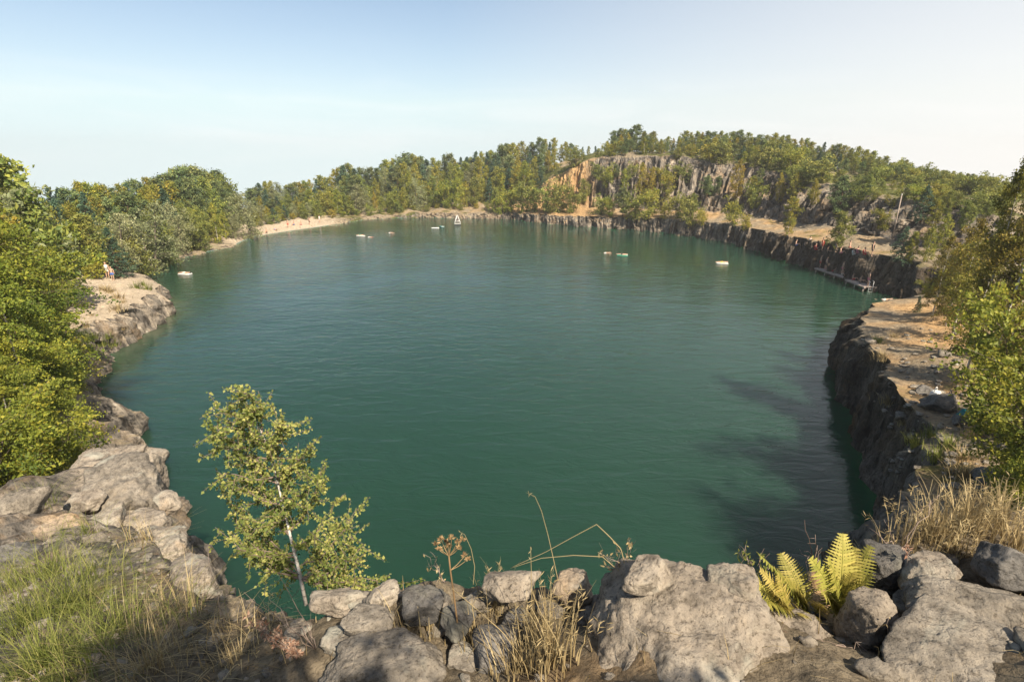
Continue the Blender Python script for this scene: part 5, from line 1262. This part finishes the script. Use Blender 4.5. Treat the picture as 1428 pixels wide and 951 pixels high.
# air mattresses and swimmers
def mattress():
    g = Geo()
    for i in range(5): g.tube([(-.36 + .18 * i, -.95, .08), (-.36 + .18 * i, -.9, .09), (-.36 + .18 * i, .9, .09), (-.36 + .18 * i, .95, .08)], [.05, .095, .095, .05], 10)
    a = g.mesh('mattress'); g = Geo(); g.tube([(-.42, -.82, .15), (0, -.82, .17), (.42, -.82, .15)], [.07, .1, .07], 10); return a, g.mesh('pillow')
MM = mattress()
def floater(px, py, rz, col, lab, with_lab, cl):
    x, y = U(px, py, .1)
    o = link('air_mattress', MM[0], M['cloth_white'], None, (x, y, 0), (0, 0, rz), .85); o.material_slots[0].link = 'OBJECT'; o.material_slots[0].material = M['cloth_' + col]
    q = link('pillow', MM[1], M['cloth_white'], o); q.material_slots[0].link = 'OBJECT'; q.material_slots[0].material = M['cloth_white']
    tag(o, lab, 'air mattress', 'air mattresses drifting on the lake')
    if with_lab: person('lie', (x, y, .12), rz, cl, with_lab, 'swimmers and sunbathers on the lake')
floater(503, 329, 1.3, 'white', 'white air mattress drifting off the right end of the beach', 'sunbather lying on the air mattress off the beach', 'green')
floater(607, 318, 1.5, 'white', 'white air mattress left of the floating white frame', None, '')
floater(1007, 367, 1.45, 'white', 'white air mattress on the right half of the lake', 'sunbather lying on the right-hand lake mattress', 'yellow')
floater(258, 382, 1.4, 'white', 'white air mattress close to the left headland', 'sunbather lying on the mattress near the headland', 'white')
floater(616, 316, .4, 'teal', 'turquoise air mattress right beside a white one', None, '')
floater(868, 356, 1.3, 'green', 'green air mattress in the middle of the right half', 'sunbather on the green air mattress', 'black')
for px, py, lab in [(545, 325, 'swimmer between the beach mattress and the floating frame'), (846, 353, 'swimmer left of the green air mattress'), (1236, 418, 'left of two swimmers below the dark right wall'), (1248, 421, 'right of two swimmers below the dark right wall'), (516, 331, 'swimmer right beside the beach mattress')]:
    x, y = U(px, py, 0); person('swim', (x, y, -.03), rng.uniform(1, 2), 'white', lab, 'swimmers and sunbathers on the lake')
# floating A-frame raft
x, y = U(638, 314, 0); root = empty('raft', (x, y, 0), .15)
g = Geo(); g.box((0, 0, .2), (2.0, 1.9, .36)); link('hull', g.mesh('hull', False), M['dark_hull'], root)
g = Geo(); g.box((0, 0, .43), (2.1, 2.0, .1)); link('deck', g.mesh('deck', False), M['white_paint'], root)
g = Geo()
for sy in (-.75, .75):
    for sx_ in (-1, 1): g.tube([(sx_ * .92, sy, .48), (sx_ * .78, sy, 1.1), (sx_ * .1, sy, 3.0)], .13, 8)
    g.tube([(-.7, sy, 1.25), (.7, sy, 1.25)], .1, 8)
g.tube([(0, -.9, 3.02), (0, .9, 3.02)], .13, 8)
link('frame', g.mesh('frame'), M['white_paint'], root)
g = Geo()
g.box((0, .4, 1.5), (.75, .06, 1.5)); link('panel', g.mesh('panel', False), M['shade'], root)
g = Geo()
for i in range(5): g.box((0, .9 + .02 * 0, .6 + i * .01), (1.6, .04, .02))
for sx_ in (-.95, .95): g.box((sx_, 0, .75), (.05, 1.7, .5))
link('side_board', g.mesh('side_board', False), M['white_paint'], root)
root.scale = (.7, .7, .7)
tag(root, 'white A-frame on a small floating raft near the far shore', 'raft')
# pale pole on the slope
p = hit(1244, 334); root = empty('pole', p)
hgt = z_at(p.y, 272) - p.z
g = Geo(); g.tube([(0, 0, -.4), (0, 0, hgt * .5), (0, 0, hgt)], [.085, .075, .06], 10); link('shaft', g.mesh('shaft'), M['wood'], root)
g = Geo(); g.tube([(0, 0, hgt), (0, 0, hgt + .06), (0, 0, hgt + .12)], [.09, .08, .02], 10); link('cap', g.mesh('cap'), M['steel'], root)
tag(root, 'thin pale wooden pole on the rocky slope above the right wall', 'pole')
# things left on the right bank's clearing
def bag(px, py, size, mat, label, name='bag'):
    p = hit(px, py); root = empty(name, p, .6); S, Fi = ICO[4]
    V = np.sign(S) * np.abs(S) ** .6 * np.array(size) / 2; V[:, 2] = V[:, 2] * (1 + .12 * np.sin(3 * V[:, 0] / size[0] * 3)) + size[2] * .45
    V += (fbm(V * 6, 3) * .03)[:, None] * S
    link('sack', mesh_np('sack', V, Fi), M[mat], root)
    g = Geo(); a = np.linspace(0, math.pi, 9); g.tube(np.stack([np.cos(a) * size[0] * .28, 0 * a, size[2] * .9 + np.sin(a) * size[2] * .45], 1), .018, 6); link('handle', g.mesh('handle'), M[mat], root)
    return tag(root, label, 'bag', 'bags left at the clearing')
bag(1302, 556, (.5, .35, .42), 'cloth_white', 'white bag on the dark rock in the right clearing')
bag(1322, 560, (.5, .4, .4), 'cloth_black', 'black bag beside the white bag on the right bank')
def towel(px, py, size, mat, label):
    p = hit(px, py); n = 26; u = np.linspace(-.5, .5, n); A_, B_ = np.meshgrid(u, u, indexing='ij')
    V = np.stack([A_.ravel() * size[0], B_.ravel() * size[1], 0 * A_.ravel()], 1)
    rot = np.array(Matrix.Rotation(.5, 3, 'Z')); V = V @ rot.T
    V[:, 2] = [ground(p.x + a, p.y + b_) - p.z + .05 for a, b_ in V[:, :2]]; V[:, 2] += np.abs(fbm(V * 4 * [1, 1, 0] + 3, 3)) * .08
    o = link('towel', mesh_np('towel', V, grid_faces(n, n)), M[mat], None, p); md = o.modifiers.new('thick', 'SOLIDIFY'); md.thickness = .02
    return tag(o, label, 'towel', 'towels left on the banks')
towel(1350, 577, (.9, .55), 'cloth_teal', 'crumpled teal towel at the edge of the right thicket')
# log on the headland
p = hit(112, 428); g = Geo(); g.tube([(-1, 0, .12), (-.3, .05, .16), (.4, -.05, .14), (1, .1, .1)], [.16, .15, .13, .1], 9); g.tube([(-.2, .05, .2), (.1, .3, .45), (.3, .35, .6)], [.06, .05, .03], 7)
tag(link('log', g.mesh('log'), M['bark'], None, p, (0, 0, .4)), 'dark fallen log lying on the bare left headland', 'log')
# dry tussocks on the bare banks
def far_tuft(px, py, h, n, mat, label, group):
    p = hit(px, py)
    if p is None or p.z < .15: return
    g = Geo()
    for i in range(n):
        a = rng.uniform(0, 6.28); q = abs(rng.normal(0, h * .45)); blade(g, np.array([math.cos(a) * q, math.sin(a) * q, -.1]), h * rng.uniform(.5, 1.1), rng.uniform(.1, .8), a, .018 * (h / .5), rng.uniform(.1, .9), 4)
    tag(link('grass_tussock', g.mesh('grass_tussock', False), M[mat], None, p), label, 'grass', group)
HT = [(140, 404), (148, 406), (154, 408), (164, 416), (172, 422), (165, 432), (128, 440), (120, 455), (130, 470), (142, 480), (172, 458), (150, 470), (190, 402), (200, 398), (205, 404), (160, 480), (118, 475), (125, 490)]
for i, (px, py) in enumerate(sorted(HT)):
    far_tuft(px, py, rng.uniform(.4, .9), 70, 'green_grass' if px > 185 or py > 465 else 'dry_grass', f'{ORD[i]} grass tussock from the left on the left headland' if i else 'leftmost grass tussock on the left headland', 'grass tussocks on the left headland')
for i, (px, py) in enumerate([(1232, 500), (1248, 470), (1240, 560), (1262, 590), (1300, 610), (1325, 625), (1345, 640), (1310, 640), (1280, 620), (1360, 610), (1330, 660), (1225, 478), (1350, 665), (1372, 640)]):
    far_tuft(px, py, rng.uniform(.35, .7), 110, 'green_grass' if i in (4, 5, 7, 8, 11) else 'dry_grass', ['dry tussock in the sunny middle of the right clearing', 'dry tussock at the tip of the right cliff', 'dry tussock on the brink of the right cliff', 'dry tussock lower on the brink of the right cliff', 'green tussock below the dark rock on the right bank',
             'green tussock left of the orange earth patch', 'dry tussock on the orange earth patch', 'green tussock at the shaded cliff brink', 'green tussock above the shaded cliff face', 'dry tussock below the teal towel', 'brown tussock on the lowest right bank', 'green tussock on the left of the cliff tip', 'brown tussock near the grey rock', 'dry tussock under the right thicket'][i], 'grass tussocks on the right bank')

# ------------------------------------------------------------------ air
hb = Geo(); hb.box((0, 60, -40), (900, 900, 200 - 60)); hz = hb.mesh('haze', False)
hm = bpy.data.materials.new('haze_air'); hm.use_nodes = True; hn = hm.node_tree; hn.nodes.remove(hn.nodes['Principled BSDF'])
pv = hn.nodes.new('ShaderNodeVolumePrincipled'); pv.inputs['Color'].default_value = (1, .97, .93, 1); pv.inputs['Density'].default_value = HAZE; pv.inputs['Anisotropy'].default_value = .3
hn.links.new(pv.outputs[0], hn.nodes['Material Output'].inputs['Volume'])
tag(link('haze', hz, hm), 'thin summer haze over the lake', 'haze', kind='stuff')
# ------------------------------------------------------------------ light, sky, camera
SUN_AZ, SUN_EL = math.radians(150), math.radians(46)      # clockwise from +Y
sv = Vector((math.sin(SUN_AZ) * math.cos(SUN_EL), math.cos(SUN_AZ) * math.cos(SUN_EL), math.sin(SUN_EL)))
ld = bpy.data.lights.new('sun', 'SUN'); ld.energy = 4.7; ld.angle = math.radians(.53); ld.color = (1.0, .88, .71)
lo = bpy.data.objects.new('sun', ld); COL.objects.link(lo); lo.rotation_euler = sv.to_track_quat('Z', 'Y').to_euler(); lo.location = (30, -10, 40)
w = bpy.data.worlds.new('World'); scene.world = w; w.use_nodes = True; nt = w.node_tree
bg = nt.nodes['Background']
sk = nt.nodes.new('ShaderNodeTexSky'); sk.sky_type = 'NISHITA'; sk.sun_disc = False; sk.sun_elevation = SUN_EL; sk.sun_rotation = SUN_AZ
sk.air_density = 1.0; sk.dust_density = 0.9; sk.ozone_density = 0.6; sk.altitude = 200
tc = nt.nodes.new('ShaderNodeTexCoord')
mp = nt.nodes.new('ShaderNodeMapping'); mp.inputs['Scale'].default_value = (1.2, 1.2, 9.0)
vmx = nt.nodes.new('ShaderNodeVectorMath'); vmx.operation = 'MAXIMUM'; vmx.inputs[1].default_value = (-1, -1, .085)
nt.links.new(tc.outputs['Generated'], vmx.inputs[0]); nt.links.new(vmx.outputs[0], sk.inputs[0])
nt.links.new(tc.outputs['Generated'], mp.inputs[0])
cn = noise(nt, 2.2, 6, .55, mp.outputs[0], .8)
sx_ = nt.nodes.new('ShaderNodeSeparateXYZ'); nt.links.new(tc.outputs['Generated'], sx_.inputs[0])
band = ramp(nt, [(0.0, (.5, .5, .5)), (.03, (1, 1, 1)), (.085, (.9, .9, .9)), (.13, (.08, .08, .08)), (.3, (0, 0, 0))], sx_.outputs[2])
cf = ramp(nt, [(.44, (0, 0, 0)), (.66, (1, 1, 1))], cn.outputs[0])
fac = math_n(nt, 'MULTIPLY', math_n(nt, 'MULTIPLY', cf.outputs[0], band.outputs[0]), .3)
veil = ramp(nt, [(0.0, (.38, .38, .38)), (.08, (.24, .24, .24)), (.3, (.05, .05, .05)), (.6, (0, 0, 0))], sx_.outputs[2])
east = ramp(nt, [(.45, (0, 0, 0)), (.95, (1, 1, 1))], math_n(nt, 'MULTIPLY_ADD', sx_.outputs[0], .5)); east.inputs[0].links[0].from_node.inputs[2].default_value = .5
vf = math_n(nt, 'MULTIPLY', math_n(nt, 'ADD', veil.outputs[0], math_n(nt, 'MULTIPLY', east.outputs[0], .7)), 1.0, True)
mixed = mixc(nt, vf, mixc(nt, fac, mixc(nt, 1.0, sk.outputs[0], (.97, 1.0, .985), 'MULTIPLY'), (8.0, 8.1, 8.2)), (7.7, 7.5, 7.25))
nt.links.new(mixed, bg.inputs['Color']); bg.inputs['Strength'].default_value = .066

cam = bpy.data.cameras.new('camera'); co = bpy.data.objects.new('camera', cam); COL.objects.link(co)
cam.sensor_width = 36; cam.lens = F_PX / 1428 * 36; cam.clip_start = .05; cam.clip_end = 6000
co.location = (0, 0, CAM_H); co.rotation_euler = (math.pi / 2 - PITCH, 0, 0)
scene.camera = co
vs = scene.view_settings; vs.view_transform = 'Standard'; vs.look = 'None'; vs.exposure = 1.1; vs.gamma = 1
scene.render.resolution_x = 1024; scene.render.resolution_y = 681
scene.cycles.max_bounces = 6; scene.cycles.transparent_max_bounces = 8
try: scene.cycles.use_denoising = True
except Exception: pass
